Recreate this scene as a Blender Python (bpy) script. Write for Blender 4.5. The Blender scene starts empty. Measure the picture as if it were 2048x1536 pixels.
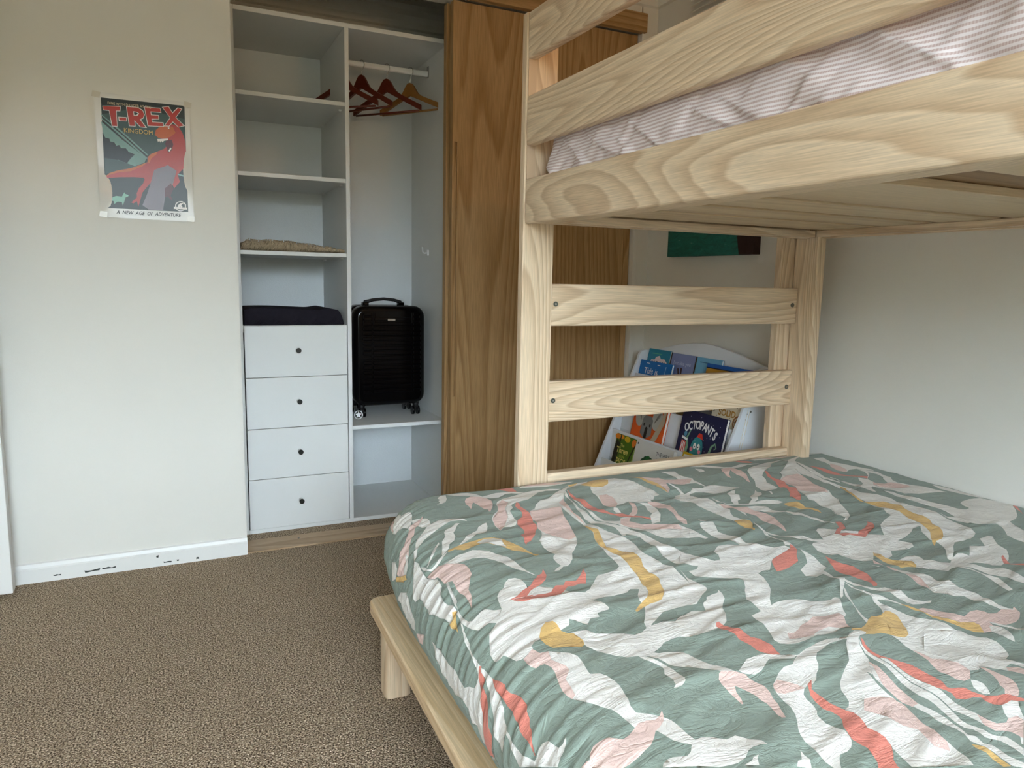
import bpy, bmesh, math, random
import numpy as np
from mathutils import Vector, Matrix
from mathutils.geometry import delaunay_2d_cdt
random.seed(7)
D = bpy.data
scene = bpy.context.scene
COL = scene.collection
pi = math.pi

# ------------------------------------------------------------------ camera
yaw, pitch, roll = 0.445083, 0.14152, 0.02008
fwd = Vector((math.sin(yaw)*math.cos(pitch), math.cos(yaw)*math.cos(pitch), -math.sin(pitch)))
rgt = Vector((math.cos(yaw), -math.sin(yaw), 0.0))
upv = rgt.cross(fwd)
r2 = rgt*math.cos(roll) + upv*math.sin(roll)
u2 = upv*math.cos(roll) - rgt*math.sin(roll)
cd = D.cameras.new('camera'); cam = D.objects.new('camera', cd); COL.objects.link(cam)
cd.sensor_width = 36; cd.lens = 1456.8*36/2048; cd.clip_start = 0.02
mw = Matrix.Identity(4)
for i in range(3):
    mw[i][0] = r2[i]; mw[i][1] = u2[i]; mw[i][2] = -fwd[i]
mw[2][3] = 1.08
cam.matrix_world = mw
scene.camera = cam

# ------------------------------------------------------------------ world: overcast sky over dim ground
wd = D.worlds.new('world'); scene.world = wd; wd.use_nodes = True
wn = wd.node_tree.nodes; wl = wd.node_tree.links; wn.clear()
tc = wn.new('ShaderNodeTexCoord'); sp = wn.new('ShaderNodeSeparateXYZ'); cr = wn.new('ShaderNodeValToRGB')
bg = wn.new('ShaderNodeBackground'); wo = wn.new('ShaderNodeOutputWorld'); mr = wn.new('ShaderNodeMapRange')
wl.new(tc.outputs['Generated'], sp.inputs[0]); wl.new(sp.outputs['Z'], mr.inputs['Value'])
mr.inputs['From Min'].default_value = -1; mr.inputs['From Max'].default_value = 1
wl.new(mr.outputs[0], cr.inputs[0]); wl.new(cr.outputs[0], bg.inputs[0]); wl.new(bg.outputs[0], wo.inputs[0])
e = cr.color_ramp.elements
e[0].position = 0.0; e[0].color = (0.06, 0.055, 0.04, 1)
e[1].position = 1.0; e[1].color = (0.70, 0.86, 1.02, 1)
for p, c in ((0.49, (0.07, 0.07, 0.05, 1)), (0.525, (0.12, 0.13, 0.10, 1)), (0.56, (0.74, 0.88, 0.99, 1)), (0.70, (0.78, 0.91, 1.02, 1))):
    k = e.new(p); k.color = c
bg.inputs['Strength'].default_value = 30.0

# window portal in the wall behind the camera (only helps sampling the sky)
WX0, WX1, WZ0, WZ1, WY = -0.85, 0.75, 0.75, 2.10, -1.45
pl = D.lights.new('window_portal', 'AREA'); pl.shape = 'RECTANGLE'; pl.size = WX1-WX0; pl.size_y = WZ1-WZ0
pl.cycles.is_portal = True
po = D.objects.new('window_portal', pl); COL.objects.link(po)
po.location = ((WX0+WX1)/2, WY-0.02, (WZ0+WZ1)/2); po.rotation_euler = (pi/2, 0, 0)
po.rotation_euler = (-pi/2, 0, 0)

# warm reading lamp on the upper bunk's head end, out of frame
ll = D.lights.new('bunk_lamp_bulb', 'POINT'); ll.energy = 14.0; ll.color = (1.0, 0.55, 0.22); ll.shadow_soft_size = 0.03
lo = D.objects.new('bunk_lamp_bulb', ll); COL.objects.link(lo); lo.location = (1.30, -0.02, 1.66)

vs_ = scene.view_settings
vs_.view_transform = 'Standard'; vs_.look = 'None'; vs_.gamma = 1; vs_.use_curve_mapping = False
vs_.exposure = 0.10

# ------------------------------------------------------------------ materials
def lin(r, g, b):
    f = lambda v: v/12.92 if v <= 0.04045 else ((v+0.055)/1.055)**2.4
    return (f(r/255), f(g/255), f(b/255), 1)

def newmat(name, col, rough=0.6, spec=0.3, bump=0.0, bscale=200, metal=0.0, var=0.04, vscale=3.0, coat=0.0):
    m = D.materials.new(name); m.use_nodes = True
    nt = m.node_tree; n = nt.nodes; l = nt.links
    b = n['Principled BSDF']
    b.inputs['Roughness'].default_value = rough; b.inputs['Specular IOR Level'].default_value = spec
    b.inputs['Metallic'].default_value = metal; b.inputs['Coat Weight'].default_value = coat
    t = n.new('ShaderNodeTexCoord'); no = n.new('ShaderNodeTexNoise'); no.inputs['Scale'].default_value = vscale
    no.inputs['Detail'].default_value = 4
    l.new(t.outputs['Object'], no.inputs['Vector'])
    mx = n.new('ShaderNodeMix'); mx.data_type = 'RGBA'
    mx.inputs['A'].default_value = tuple(c*(1-var) for c in col[:3])+(1,)
    mx.inputs['B'].default_value = tuple(min(1, c*(1+var)) for c in col[:3])+(1,)
    l.new(no.outputs['Fac'], mx.inputs['Factor']); l.new(mx.outputs['Result'], b.inputs['Base Color'])
    if bump > 0:
        n2 = n.new('ShaderNodeTexNoise'); n2.inputs['Scale'].default_value = bscale; n2.inputs['Detail'].default_value = 3
        bp = n.new('ShaderNodeBump'); bp.inputs['Strength'].default_value = bump; bp.inputs['Distance'].default_value = 0.002
        l.new(t.outputs['Object'], n2.inputs['Vector']); l.new(n2.outputs['Fac'], bp.inputs['Height'])
        l.new(bp.outputs[0], b.inputs['Normal'])
    return m

def wood(name, stops, axis, ringk=17.0, nscale=4.6, stretch=0.12, rough=0.45, fine=0.35, spec=0.25, dist=0.4):
    m = D.materials.new(name); m.use_nodes = True
    nt = m.node_tree; n = nt.nodes; l = nt.links; b = n['Principled BSDF']
    b.inputs['Roughness'].default_value = rough; b.inputs['Specular IOR Level'].default_value = spec
    t = n.new('ShaderNodeTexCoord'); oi = n.new('ShaderNodeObjectInfo')
    off = n.new('ShaderNodeVectorMath'); off.operation = 'MULTIPLY_ADD'
    off.inputs[1].default_value = (1, 1, 1)
    cx = n.new('ShaderNodeCombineXYZ')
    mu = n.new('ShaderNodeMath'); mu.operation = 'MULTIPLY'; mu.inputs[1].default_value = 17.0
    l.new(oi.outputs['Random'], mu.inputs[0])
    for k in range(3): l.new(mu.outputs[0], cx.inputs[k])
    l.new(t.outputs['Object'], off.inputs[0]); l.new(cx.outputs[0], off.inputs[2])
    mp = n.new('ShaderNodeMapping'); l.new(off.outputs[0], mp.inputs['Vector'])
    sc = [1.0, 1.0, 1.0]; sc['XYZ'.index(axis)] = stretch
    mp.inputs['Scale'].default_value = sc
    n1 = n.new('ShaderNodeTexNoise'); n1.inputs['Scale'].default_value = nscale; n1.inputs['Detail'].default_value = 1.2
    n1.inputs['Roughness'].default_value = 0.35; n1.inputs['Distortion'].default_value = dist
    l.new(mp.outputs[0], n1.inputs['Vector'])
    k = n.new('ShaderNodeMath'); k.operation = 'MULTIPLY'; k.inputs[1].default_value = ringk*2
    l.new(n1.outputs['Fac'], k.inputs[0])
    # small waviness added before taking the fraction
    n3 = n.new('ShaderNodeTexNoise'); n3.inputs['Scale'].default_value = nscale*9; n3.inputs['Detail'].default_value = 2
    l.new(mp.outputs[0], n3.inputs['Vector'])
    ad = n.new('ShaderNodeMath'); ad.operation = 'MULTIPLY_ADD'; ad.inputs[1].default_value = 0.35
    l.new(n3.outputs['Fac'], ad.inputs[0]); l.new(k.outputs[0], ad.inputs[2])
    fr = n.new('ShaderNodeMath'); fr.operation = 'FRACT'; l.new(ad.outputs[0], fr.inputs[0])
    rp = n.new('ShaderNodeValToRGB'); l.new(fr.outputs[0], rp.inputs[0])
    ee = rp.color_ramp.elements
    ee[0].position = 0.0; ee[0].color = stops[0]; ee[1].position = 1.0; ee[1].color = stops[0]
    q = ee.new(0.12); q.color = stops[2]; q = ee.new(0.6); q.color = stops[1]; q = ee.new(0.93); q.color = stops[0]
    # fine fibres
    mp2 = n.new('ShaderNodeMapping'); l.new(off.outputs[0], mp2.inputs['Vector'])
    s2 = [1.0, 1.0, 1.0]; s2['XYZ'.index(axis)] = 0.03; mp2.inputs['Scale'].default_value = s2
    n2 = n.new('ShaderNodeTexNoise'); n2.inputs['Scale'].default_value = 420; n2.inputs['Detail'].default_value = 2
    l.new(mp2.outputs[0], n2.inputs['Vector'])
    mr2 = n.new('ShaderNodeMapRange'); mr2.inputs['From Min'].default_value = 0.3; mr2.inputs['From Max'].default_value = 0.7
    mr2.inputs['To Min'].default_value = 1-fine*0.5; mr2.inputs['To Max'].default_value = 1+fine*0.25
    l.new(n2.outputs['Fac'], mr2.inputs['Value'])
    vm = n.new('ShaderNodeVectorMath'); vm.operation = 'SCALE'
    l.new(rp.outputs['Color'], vm.inputs[0]); l.new(mr2.outputs[0], vm.inputs['Scale'])
    l.new(vm.outputs[0], b.inputs['Base Color'])
    bp = n.new('ShaderNodeBump'); bp.inputs['Strength'].default_value = 0.12; bp.inputs['Distance'].default_value = 0.001
    l.new(n2.outputs['Fac'], bp.inputs['Height']); l.new(bp.outputs[0], b.inputs['Normal'])
    return m

ASH = [lin(205,177,145), lin(222,197,165), lin(231,209,179)]
ash = {a: wood('ash_'+a, ASH, a) for a in 'XYZ'}
ASH2 = [lin(216,184,142), lin(228,199,160), lin(232,205,168)]
ashplain = wood('ash_slat', [lin(196,170,136), lin(206,182,148), lin(211,188,155)], 'X', ringk=7, nscale=3.0, stretch=0.05, fine=0.25)
ply = wood('ply_base', [lin(132,98,62), lin(146,112,74), lin(152,118,80)], 'X', ringk=14, nscale=4, stretch=0.06, fine=0.5)
beech = {a: wood('pine_'+a, ASH2, a, ringk=13, nscale=6, stretch=0.04, fine=0.3) for a in 'XYZ'}
OAK = [lin(160,124,82), lin(176,141,98), lin(182,148,105)]
oak = {a: wood('oak_'+a, OAK, a, ringk=20.0, nscale=2.6, stretch=0.075, rough=0.5, fine=0.4, dist=0.25, spec=0.15) for a in 'XYZ'}
THR = [lin(165,138,105), lin(180,152,118), lin(190,163,130)]
thresh = wood('threshold_oak', THR, 'X', ringk=6)

wallm = newmat('wall_paint', lin(226,224,216), 0.55, 0.25, bump=0.08, bscale=350)
ceilm = newmat('ceiling_paint', lin(225,222,212), 0.8, 0.1)
gloss = newmat('gloss_paint', lin(232,232,228), 0.3, 0.4)
cab = newmat('cabinet_white', lin(226,228,226), 0.38, 0.4, bump=0.05, bscale=500)
board = newmat('back_board', lin(222,226,228), 0.45, 0.4, bump=0.35, bscale=260)
black = newmat('black_shell', (0.0015, 0.0015, 0.002, 1), 0.14, 0.22)
rubber = newmat('black_rubber', (0.008, 0.008, 0.009, 1), 0.5, 0.3)
chrome = newmat('chrome', (0.55, 0.55, 0.55, 1), 0.22, 0.5, metal=1.0)
steel = newmat('dark_steel', (0.16, 0.17, 0.15, 1), 0.35, 0.5, metal=0.9)
knobm = newmat('knob_nickel', (0.62, 0.62, 0.60, 1), 0.35, 0.5, metal=0.9)
darkcap = newmat('knob_cap', (0.02, 0.022, 0.02, 1), 0.25, 0.5)
whitep = newmat('white_plastic', lin(235,236,236), 0.4, 0.4)
chipm = newmat('chipped_paint_wood', lin(70,75,72), 0.9, 0.1)
redwood = newmat('red_hanger_wood', lin(98,40,26), 0.35, 0.4, var=0.2, vscale=30)
tanwood = newmat('tan_hanger_wood', lin(150,104,52), 0.4, 0.4, var=0.15, vscale=30)

def fabric(name, col, rough=0.85):
    """washed cotton: fine weave plus crumpled-cloth relief"""
    m = D.materials.new(name); m.use_nodes = True
    nt = m.node_tree; n = nt.nodes; l = nt.links; b = n['Principled BSDF']
    b.inputs['Roughness'].default_value = rough; b.inputs['Specular IOR Level'].default_value = 0.2
    b.inputs['Sheen Weight'].default_value = 0.15
    t = n.new('ShaderNodeTexCoord')
    c = n.new('ShaderNodeTexNoise'); c.inputs['Scale'].default_value = 14; c.inputs['Detail'].default_value = 5
    l.new(t.outputs['Object'], c.inputs['Vector'])
    mx = n.new('ShaderNodeMix'); mx.data_type = 'RGBA'
    mx.inputs['A'].default_value = tuple(v*0.90 for v in col[:3])+(1,); mx.inputs['B'].default_value = tuple(min(1, v*1.08) for v in col[:3])+(1,)
    l.new(c.outputs['Fac'], mx.inputs['Factor']); l.new(mx.outputs['Result'], b.inputs['Base Color'])
    mp = n.new('ShaderNodeMapping'); mp.inputs['Scale'].default_value = (0.6, 1.5, 1.0); mp.inputs['Rotation'].default_value = (0, 0, 0.35)
    l.new(t.outputs['Object'], mp.inputs['Vector'])
    w = n.new('ShaderNodeTexNoise'); w.inputs['Scale'].default_value = 20; w.inputs['Detail'].default_value = 5
    w.inputs['Roughness'].default_value = 0.62; w.inputs['Distortion'].default_value = 0.9
    l.new(mp.outputs[0], w.inputs['Vector'])
    # ridged: thin creases where the noise crosses its mean
    s = n.new('ShaderNodeMath'); s.operation = 'SUBTRACT'; s.inputs[1].default_value = 0.5; l.new(w.outputs['Fac'], s.inputs[0])
    ab = n.new('ShaderNodeMath'); ab.operation = 'ABSOLUTE'; l.new(s.outputs[0], ab.inputs[0])
    pw = n.new('ShaderNodeMath'); pw.operation = 'POWER'; pw.inputs[1].default_value = 0.6; l.new(ab.outputs[0], pw.inputs[0])
    wv = n.new('ShaderNodeTexNoise'); wv.inputs['Scale'].default_value = 900; l.new(t.outputs['Object'], wv.inputs['Vector'])
    b1 = n.new('ShaderNodeBump'); b1.inputs['Strength'].default_value = 0.55; b1.inputs['Distance'].default_value = 0.006
    l.new(pw.outputs[0], b1.inputs['Height'])
    b2 = n.new('ShaderNodeBump'); b2.inputs['Strength'].default_value = 0.25; b2.inputs['Distance'].default_value = 0.0008
    l.new(wv.outputs['Fac'], b2.inputs['Height']); l.new(b1.outputs[0], b2.inputs['Normal'])
    l.new(b2.outputs[0], b.inputs['Normal'])
    return m

cloth_mats = [fabric('cotton_cream', lin(232,229,223)), fabric('cotton_blush', lin(228,199,190)),
              fabric('cotton_coral', lin(222,134,118)), fabric('cotton_mustard', lin(222,184,116)),
              fabric('cotton_sage', lin(138,152,141))]

def carpet_mat():
    m = D.materials.new('carpet'); m.use_nodes = True
    nt = m.node_tree; n = nt.nodes; l = nt.links; b = n['Principled BSDF']
    b.inputs['Roughness'].default_value = 1.0; b.inputs['Specular IOR Level'].default_value = 0.05
    t = n.new('ShaderNodeTexCoord')
    n1 = n.new('ShaderNodeTexNoise'); n1.inputs['Scale'].default_value = 230; n1.inputs['Detail'].default_value = 2; n1.inputs['Roughness'].default_value = 0.7
    v = n.new('ShaderNodeTexVoronoi'); v.inputs['Scale'].default_value = 210; v.inputs['Randomness'].default_value = 1.0
    l.new(t.outputs['Object'], n1.inputs['Vector']); l.new(t.outputs['Object'], v.inputs['Vector'])
    rp = n.new('ShaderNodeValToRGB'); l.new(n1.outputs['Fac'], rp.inputs[0])
    ee = rp.color_ramp.elements
    ee[0].position = 0.37; ee[0].color = lin(66,54,44); ee[1].position = 0.63; ee[1].color = lin(240,222,196)
    q = ee.new(0.5); q.color = lin(164,143,119)
    n4 = n.new('ShaderNodeTexNoise'); n4.inputs['Scale'].default_value = 2.2; n4.inputs['Detail'].default_value = 3
    l.new(t.outputs['Object'], n4.inputs['Vector'])
    mr = n.new('ShaderNodeMapRange'); mr.inputs['To Min'].default_value = 0.93; mr.inputs['To Max'].default_value = 1.07
    l.new(n4.outputs['Fac'], mr.inputs['Value'])
    vm = n.new('ShaderNodeVectorMath'); vm.operation = 'SCALE'; l.new(rp.outputs[0], vm.inputs[0]); l.new(mr.outputs[0], vm.inputs['Scale'])
    l.new(vm.outputs[0], b.inputs['Base Color'])
    ad = n.new('ShaderNodeMath'); ad.operation = 'ADD'; l.new(n1.outputs['Fac'], ad.inputs[0]); l.new(v.outputs['Distance'], ad.inputs[1])
    bp = n.new('ShaderNodeBump'); bp.inputs['Strength'].default_value = 0.9; bp.inputs['Distance'].default_value = 0.006
    l.new(ad.outputs[0], bp.inputs['Height']); l.new(bp.outputs[0], b.inputs['Normal'])
    return m
carpet = carpet_mat()

def stripe_mat():
    m = D.materials.new('striped_sheet'); m.use_nodes = True
    nt = m.node_tree; n = nt.nodes; l = nt.links; b = n['Principled BSDF']
    b.inputs['Roughness'].default_value = 0.85; b.inputs['Specular IOR Level'].default_value = 0.15
    uv = n.new('ShaderNodeUVMap'); uv.uv_map = 'UVMap'
    sx = n.new('ShaderNodeSeparateXYZ'); l.new(uv.outputs[0], sx.inputs[0])
    def band(sock, k, lo_, hi_):
        mu = n.new('ShaderNodeMath'); mu.operation = 'MULTIPLY'; mu.inputs[1].default_value = k; l.new(sock, mu.inputs[0])
        si = n.new('ShaderNodeMath'); si.operation = 'SINE'; l.new(mu.outputs[0], si.inputs[0])
        mr = n.new('ShaderNodeMapRange'); mr.inputs['From Min'].default_value = -0.35; mr.inputs['From Max'].default_value = 0.35
        mr.inputs['To Min'].default_value = lo_; mr.inputs['To Max'].default_value = hi_
        l.new(si.outputs[0], mr.inputs['Value']); return mr.outputs[0]
    a = band(sx.outputs['Y'], 2*pi/0.0078, 0.0, 1.0)
    c = band(sx.outputs['X'], 2*pi/0.004, 0.0, 0.3)
    mm = n.new('ShaderNodeMath'); mm.operation = 'SUBTRACT'; mm.use_clamp = True; l.new(a, mm.inputs[0]); l.new(c, mm.inputs[1])
    mx = n.new('ShaderNodeMix'); mx.data_type = 'RGBA'
    mx.inputs['A'].default_value = lin(238,230,230); mx.inputs['B'].default_value = lin(200,176,172)
    l.new(mm.outputs[0], mx.inputs['Factor']); l.new(mx.outputs['Result'], b.inputs['Base Color'])
    t = n.new('ShaderNodeTexCoord'); w = n.new('ShaderNodeTexNoise'); w.inputs['Scale'].default_value = 30; w.inputs['Detail'].default_value = 4
    l.new(t.outputs['Object'], w.inputs['Vector'])
    b1 = n.new('ShaderNodeBump'); b1.inputs['Strength'].default_value = 0.3; b1.inputs['Distance'].default_value = 0.004
    l.new(w.outputs['Fac'], b1.inputs['Height']); l.new(b1.outputs[0], b.inputs['Normal'])
    return m
stripes = stripe_mat()

flatmats = {}
def fm(r, g, b_, rough=0.35, spec=0.4):
    k = (r, g, b_, rough)
    if k not in flatmats: flatmats[k] = newmat('ink_%d_%d_%d' % (r, g, b_), lin(r, g, b_), rough, spec, var=0.05, vscale=25)
    return flatmats[k]

# ------------------------------------------------------------------ mesh helpers
def link(name, bm, mats, parent=None, smooth=False):
    me = D.meshes.new(name)
    bm.normal_update(); bm.to_mesh(me); bm.free()
    if not isinstance(mats, (list, tuple)): mats = [mats]
    for m in mats: me.materials.append(m)
    o = D.objects.new(name, me); COL.objects.link(o)
    if smooth:
        for p in me.polygons: p.use_smooth = True
    if parent: adopt(o, parent)
    return o
ROOTLOC = {}
def rootmat(o):
    m = Matrix.Identity(4); chain = []
    while o is not None: chain.append(o); o = o.parent
    for q in reversed(chain): m = m @ q.matrix_parent_inverse @ q.matrix_basis
    return m
def adopt(o, parent):
    o.parent = parent; o.matrix_parent_inverse = rootmat(parent).inverted()
def thing(name, label, cat, loc, group=None):
    o = D.objects.new(name, None); COL.objects.link(o); o.location = loc; o.empty_display_size = 0.05
    o['label'] = label; o['category'] = cat
    if group: o['group'] = group
    return o
def tag(o, label, cat, group=None, kind=None):
    o['label'] = label; o['category'] = cat
    if group: o['group'] = group
    if kind: o['kind'] = kind
    return o
def struct(o): o['kind'] = 'structure'; return o

def box(bm, x0, x1, y0, y1, z0, z1, mat=0):
    vs = [bm.verts.new(p) for p in ((x0,y0,z0),(x1,y0,z0),(x1,y1,z0),(x0,y1,z0),(x0,y0,z1),(x1,y0,z1),(x1,y1,z1),(x0,y1,z1))]
    fs = [bm.faces.new([vs[i] for i in q]) for q in ((0,3,2,1),(4,5,6,7),(0,1,5,4),(1,2,6,5),(2,3,7,6),(3,0,4,7))]
    for f in fs: f.material_index = mat
    return vs
def bev(bm, off, seg=2):
    bmesh.ops.bevel(bm, geom=list(bm.edges), offset=off, segments=seg, affect='EDGES', profile=0.5)
def B(name, x0, x1, y0, y1, z0, z1, mat, parent=None, b=0.0, seg=2):
    bm = bmesh.new(); box(bm, x0, x1, y0, y1, z0, z1)
    if b > 0: bev(bm, b, seg)
    return link(name, bm, mat, parent)
def prism(name, pts, axis, a0, a1, mat, parent=None, b=0.0, seg=2):
    """extrude a 2D outline along an axis; pts are in the two other axes (in xyz order)"""
    bm = bmesh.new()
    def P(p, t):
        return {'X': (t, p[0], p[1]), 'Y': (p[0], t, p[1]), 'Z': (p[0], p[1], t)}[axis]
    v0 = [bm.verts.new(P(p, a0)) for p in pts]; v1 = [bm.verts.new(P(p, a1)) for p in pts]
    bm.faces.new(v0); bm.faces.new(v1[::-1]); n = len(pts)
    for i in range(n): bm.faces.new((v0[i], v1[i], v1[(i+1) % n], v0[(i+1) % n]))
    bmesh.ops.recalc_face_normals(bm, faces=bm.faces)
    if b > 0: bev(bm, b, seg)
    return link(name, bm, mat, parent)
def cylbm(bm, p0, p1, r0, r1=None, n=16, cap=True):
    r1 = r0 if r1 is None else r1
    p0 = Vector(p0); p1 = Vector(p1); d = (p1-p0).normalized()
    a = d.orthogonal().normalized(); c = d.cross(a)
    A = [bm.verts.new(p0+r0*(a*math.cos(2*pi*i/n)+c*math.sin(2*pi*i/n))) for i in range(n)]
    Bv = [bm.verts.new(p1+r1*(a*math.cos(2*pi*i/n)+c*math.sin(2*pi*i/n))) for i in range(n)]
    for i in range(n):
        f = bm.faces.new((A[i], A[(i+1) % n], Bv[(i+1) % n], Bv[i])); f.smooth = True
    if cap: bm.faces.new(A[::-1]); bm.faces.new(Bv)
def cyl(name, p0, p1, r0, mat, parent=None, r1=None, n=20):
    bm = bmesh.new(); cylbm(bm, p0, p1, r0, r1, n); return link(name, bm, mat, parent)
def tubebm(bm, pts, r, n=8):
    pts = [Vector(p) for p in pts]; rings = []
    prev = None
    for i, p in enumerate(pts):
        d = (pts[min(i+1, len(pts)-1)]-pts[max(i-1, 0)]).normalized()
        if prev is None: a = d.orthogonal().normalized()
        else: a = (prev-d*prev.dot(d)).normalized()
        prev = a; c = d.cross(a); rr = r[i] if isinstance(r, (list, tuple)) else r
        rings.append([bm.verts.new(p+rr*(a*math.cos(2*pi*k/n)+c*math.sin(2*pi*k/n))) for k in range(n)])
    for A, Bv in zip(rings, rings[1:]):
        for k in range(n):
            f = bm.faces.new((A[k], A[(k+1) % n], Bv[(k+1) % n], Bv[k])); f.smooth = True
    bm.faces.new(rings[0][::-1]); bm.faces.new(rings[-1])

class Frame:
    """a flat drawing plane: origin, right, up; the print sits a hair above it"""
    def __init__(s, o, ux, uy): s.o = Vector(o); s.x = Vector(ux).normalized(); s.y = Vector(uy).normalized(); s.n = s.x.cross(s.y)
    def p(s, a, b, h=0.0): return s.o+s.x*a+s.y*b+s.n*h
    def mat(s, a, b, h):
        m = Matrix.Identity(4)
        for i in range(3): m[i][0] = s.x[i]; m[i][1] = s.y[i]; m[i][2] = s.n[i]
        m.translation = s.p(a, b, h); return m
def poly(name, F, pts, mat, parent, h=0.0006):
    bm = bmesh.new(); f = bm.faces.new([bm.verts.new(F.p(a, b, h)) for a, b in pts]); bm.normal_update()
    if f.normal.dot(F.n) < 0: f.normal_flip()
    bmesh.ops.triangulate(bm, faces=[f])
    return link(name, bm, mat, parent)
def polys(name, F, items, parent, h0=0.0005, dh=0.00012):
    """printed picture: painter's-order polygons [(material, pts)] in one mesh"""
    bm = bmesh.new(); mats = []
    for k, (m, pts) in enumerate(items):
        if m not in mats: mats.append(m)
        f = bm.faces.new([bm.verts.new(F.p(a, b, h0+dh*k)) for a, b in pts]); f.material_index = mats.index(m)
        f.normal_update()
        if f.normal.dot(F.n) < 0: f.normal_flip()
    bmesh.ops.triangulate(bm, faces=list(bm.faces))
    return link(name, bm, mats, parent)
def text(name, F, s, a, b, size, mat, parent, h=0.002, align='CENTER', sx=1.0, bold=0.0, rot=0.0, shear=0.0):
    cu = D.curves.new(name, 'FONT'); cu.body = s; cu.size = size; cu.align_x = align; cu.align_y = 'CENTER'
    cu.offset = bold*size; cu.resolution_u = 3; cu.shear = shear
    to = D.objects.new('tmp', cu); COL.objects.link(to)
    dg = bpy.context.evaluated_depsgraph_get()
    me = D.meshes.new_from_object(to.evaluated_get(dg)); me.name = name
    D.objects.remove(to); D.curves.remove(cu)
    me.transform(F.mat(a, b, h) @ Matrix.Rotation(rot, 4, 'Z') @ Matrix.Diagonal((sx, 1, 1, 1)))
    me.materials.clear(); me.materials.append(mat)
    o = D.objects.new(name, me); COL.objects.link(o)
    if parent: adopt(o, parent)
    return o
def disc(cx, cy, rx, ry=None, n=18, a0=0.0, a1=2*pi):
    ry = ry or rx
    return [(cx+rx*math.cos(a0+(a1-a0)*i/n), cy+ry*math.sin(a0+(a1-a0)*i/n)) for i in range(n)]
def ribbon(pts, w):
    L = []; R = []
    for i, p in enumerate(pts):
        q = pts[max(i-1, 0)]; r = pts[min(i+1, len(pts)-1)]; dx, dy = r[0]-q[0], r[1]-q[1]; l_ = math.hypot(dx, dy) or 1
        ww = w[i] if isinstance(w, (list, tuple)) else w
        L.append((p[0]-dy/l_*ww, p[1]+dx/l_*ww)); R.append((p[0]+dy/l_*ww, p[1]-dx/l_*ww))
    return L+R[::-1]

# smooth value noise for cloth relief
_rng = np.random.RandomState(5); _tab = _rng.rand(256, 256)
def vnoise(x, y):
    x = np.asarray(x, float); y = np.asarray(y, float)
    xi = np.floor(x).astype(int); yi = np.floor(y).astype(int); fx = x-xi; fy = y-yi
    fx = fx*fx*(3-2*fx); fy = fy*fy*(3-2*fy)
    g = lambda a, b: _tab[a % 256, b % 256]
    return (g(xi, yi)*(1-fx)+g(xi+1, yi)*fx)*(1-fy)+(g(xi, yi+1)*(1-fx)+g(xi+1, yi+1)*fx)*fy-0.5

# ------------------------------------------------------------------ the room
XR, YB, ZC = 2.085, 2.90, 2.42
XL, YF = -1.60, -1.40
struct(B('floor', XL-0.1, XR+0.1, YF-0.1, 3.80, -0.08, 0.0, carpet))
struct(B('ceiling', XL-0.1, XR+0.1, YF-0.1, 3.80, ZC, ZC+0.1, ceilm))
bm = bmesh.new()
box(bm, XL, 0.252, YB+0.004, YB+0.11, 0, ZC)
box(bm, 0.252, 2.0, YB+0.004, YB+0.11, 2.20, ZC)
box(bm, 1.997, XR+0.1, YB+0.004, YB+0.11, 0, ZC)
struct(link('wall_back', bm, wallm))
struct(B('wall_right', XR, XR+0.1, YF-0.1, 3.80, 0, ZC, wallm))
struct(B('wall_left', XL-0.1, XL, YF-0.1, YB+0.1, 0, ZC, wallm))
bm = bmesh.new()
box(bm, XL, WX0, YF-0.1, YF, 0, ZC); box(bm, WX1, XR, YF-0.1, YF, 0, ZC)
box(bm, WX0, WX1, YF-0.1, YF, 0, WZ0); box(bm, WX0, WX1, YF-0.1, YF, WZ1, ZC)
struct(link('wall_front', bm, wallm))
bm = bmesh.new()
box(bm, 0.14, 0.252, YB+0.11, 3.78, 0, ZC); box(bm, 0.14, XR, 3.70, 3.78, 0, ZC)
struct(link('wall_closet', bm, wallm))
# window frame behind the camera
bm = bmesh.new()
for a in (WX0, WX1-0.05, (WX0+WX1)/2-0.025): box(bm, a, a+0.05, YF-0.07, YF-0.02, WZ0, WZ1)
for a in (WZ0, WZ1-0.05): box(bm, WX0, WX1, YF-0.07, YF-0.02, a, a+0.05)
struct(link('window_1', bm, gloss))
# cornices: cove profile
def cove(ax, fixed, sgn, a0, a1, z0, name):
    pts = [(fixed, z0)]
    h = ZC-z0
    for i in range(7):
        t = i/6*pi/2
        pts.append((fixed+sgn*h*(0.12+0.88*(1-math.cos(t))), z0+h*(0.05+0.90*math.sin(t))))
    pts += [(fixed+sgn*h, ZC), (fixed, ZC)]
    return struct(prism(name, pts, ax, a0, a1, ceilm))
cove('X', YB+0.004, -1, XL, XR, 2.31, 'trim_1')
cove('Y', XR, -1, YF, YB, 2.31, 'trim_2')
cove('X', 3.70, -1, 0.252, XR, 2.30, 'trim_3')

bm = bmesh.new()
bb = struct(prism('baseboard_back', [(YB+0.006, 0), (YB-0.010, 0), (YB-0.010, 0.049), (YB-0.006, 0.054), (YB-0.003, 0.066), (YB+0.004, 0.069)], 'X', XL, 0.252, gloss))
bm.free()
for x, w, z, hh in ((-0.395, 0.024, 0.018, 0.006), (-0.30, 0.05, 0.017, 0.008), (-0.245, 0.045, 0.019, 0.006), (-0.045, 0.028, 0.012, 0.006), (0.0, 0.008, 0.014, 0.005), (0.067, 0.01, 0.011, 0.007), (-0.068, 0.008, 0.038, 0.008)):
    pts = [(x+w*t, z+hh*(0.5+random.uniform(-0.2, 0.5))) for t in (0, .2, .45, .7, 1)]+[(x+w*t, z-hh*random.uniform(0, 0.5)) for t in (0.95, .6, .3, 0.05)]
    prism('paint_chip', pts, 'Y', YB-0.0108, YB-0.0095, chipm, bb)
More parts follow.
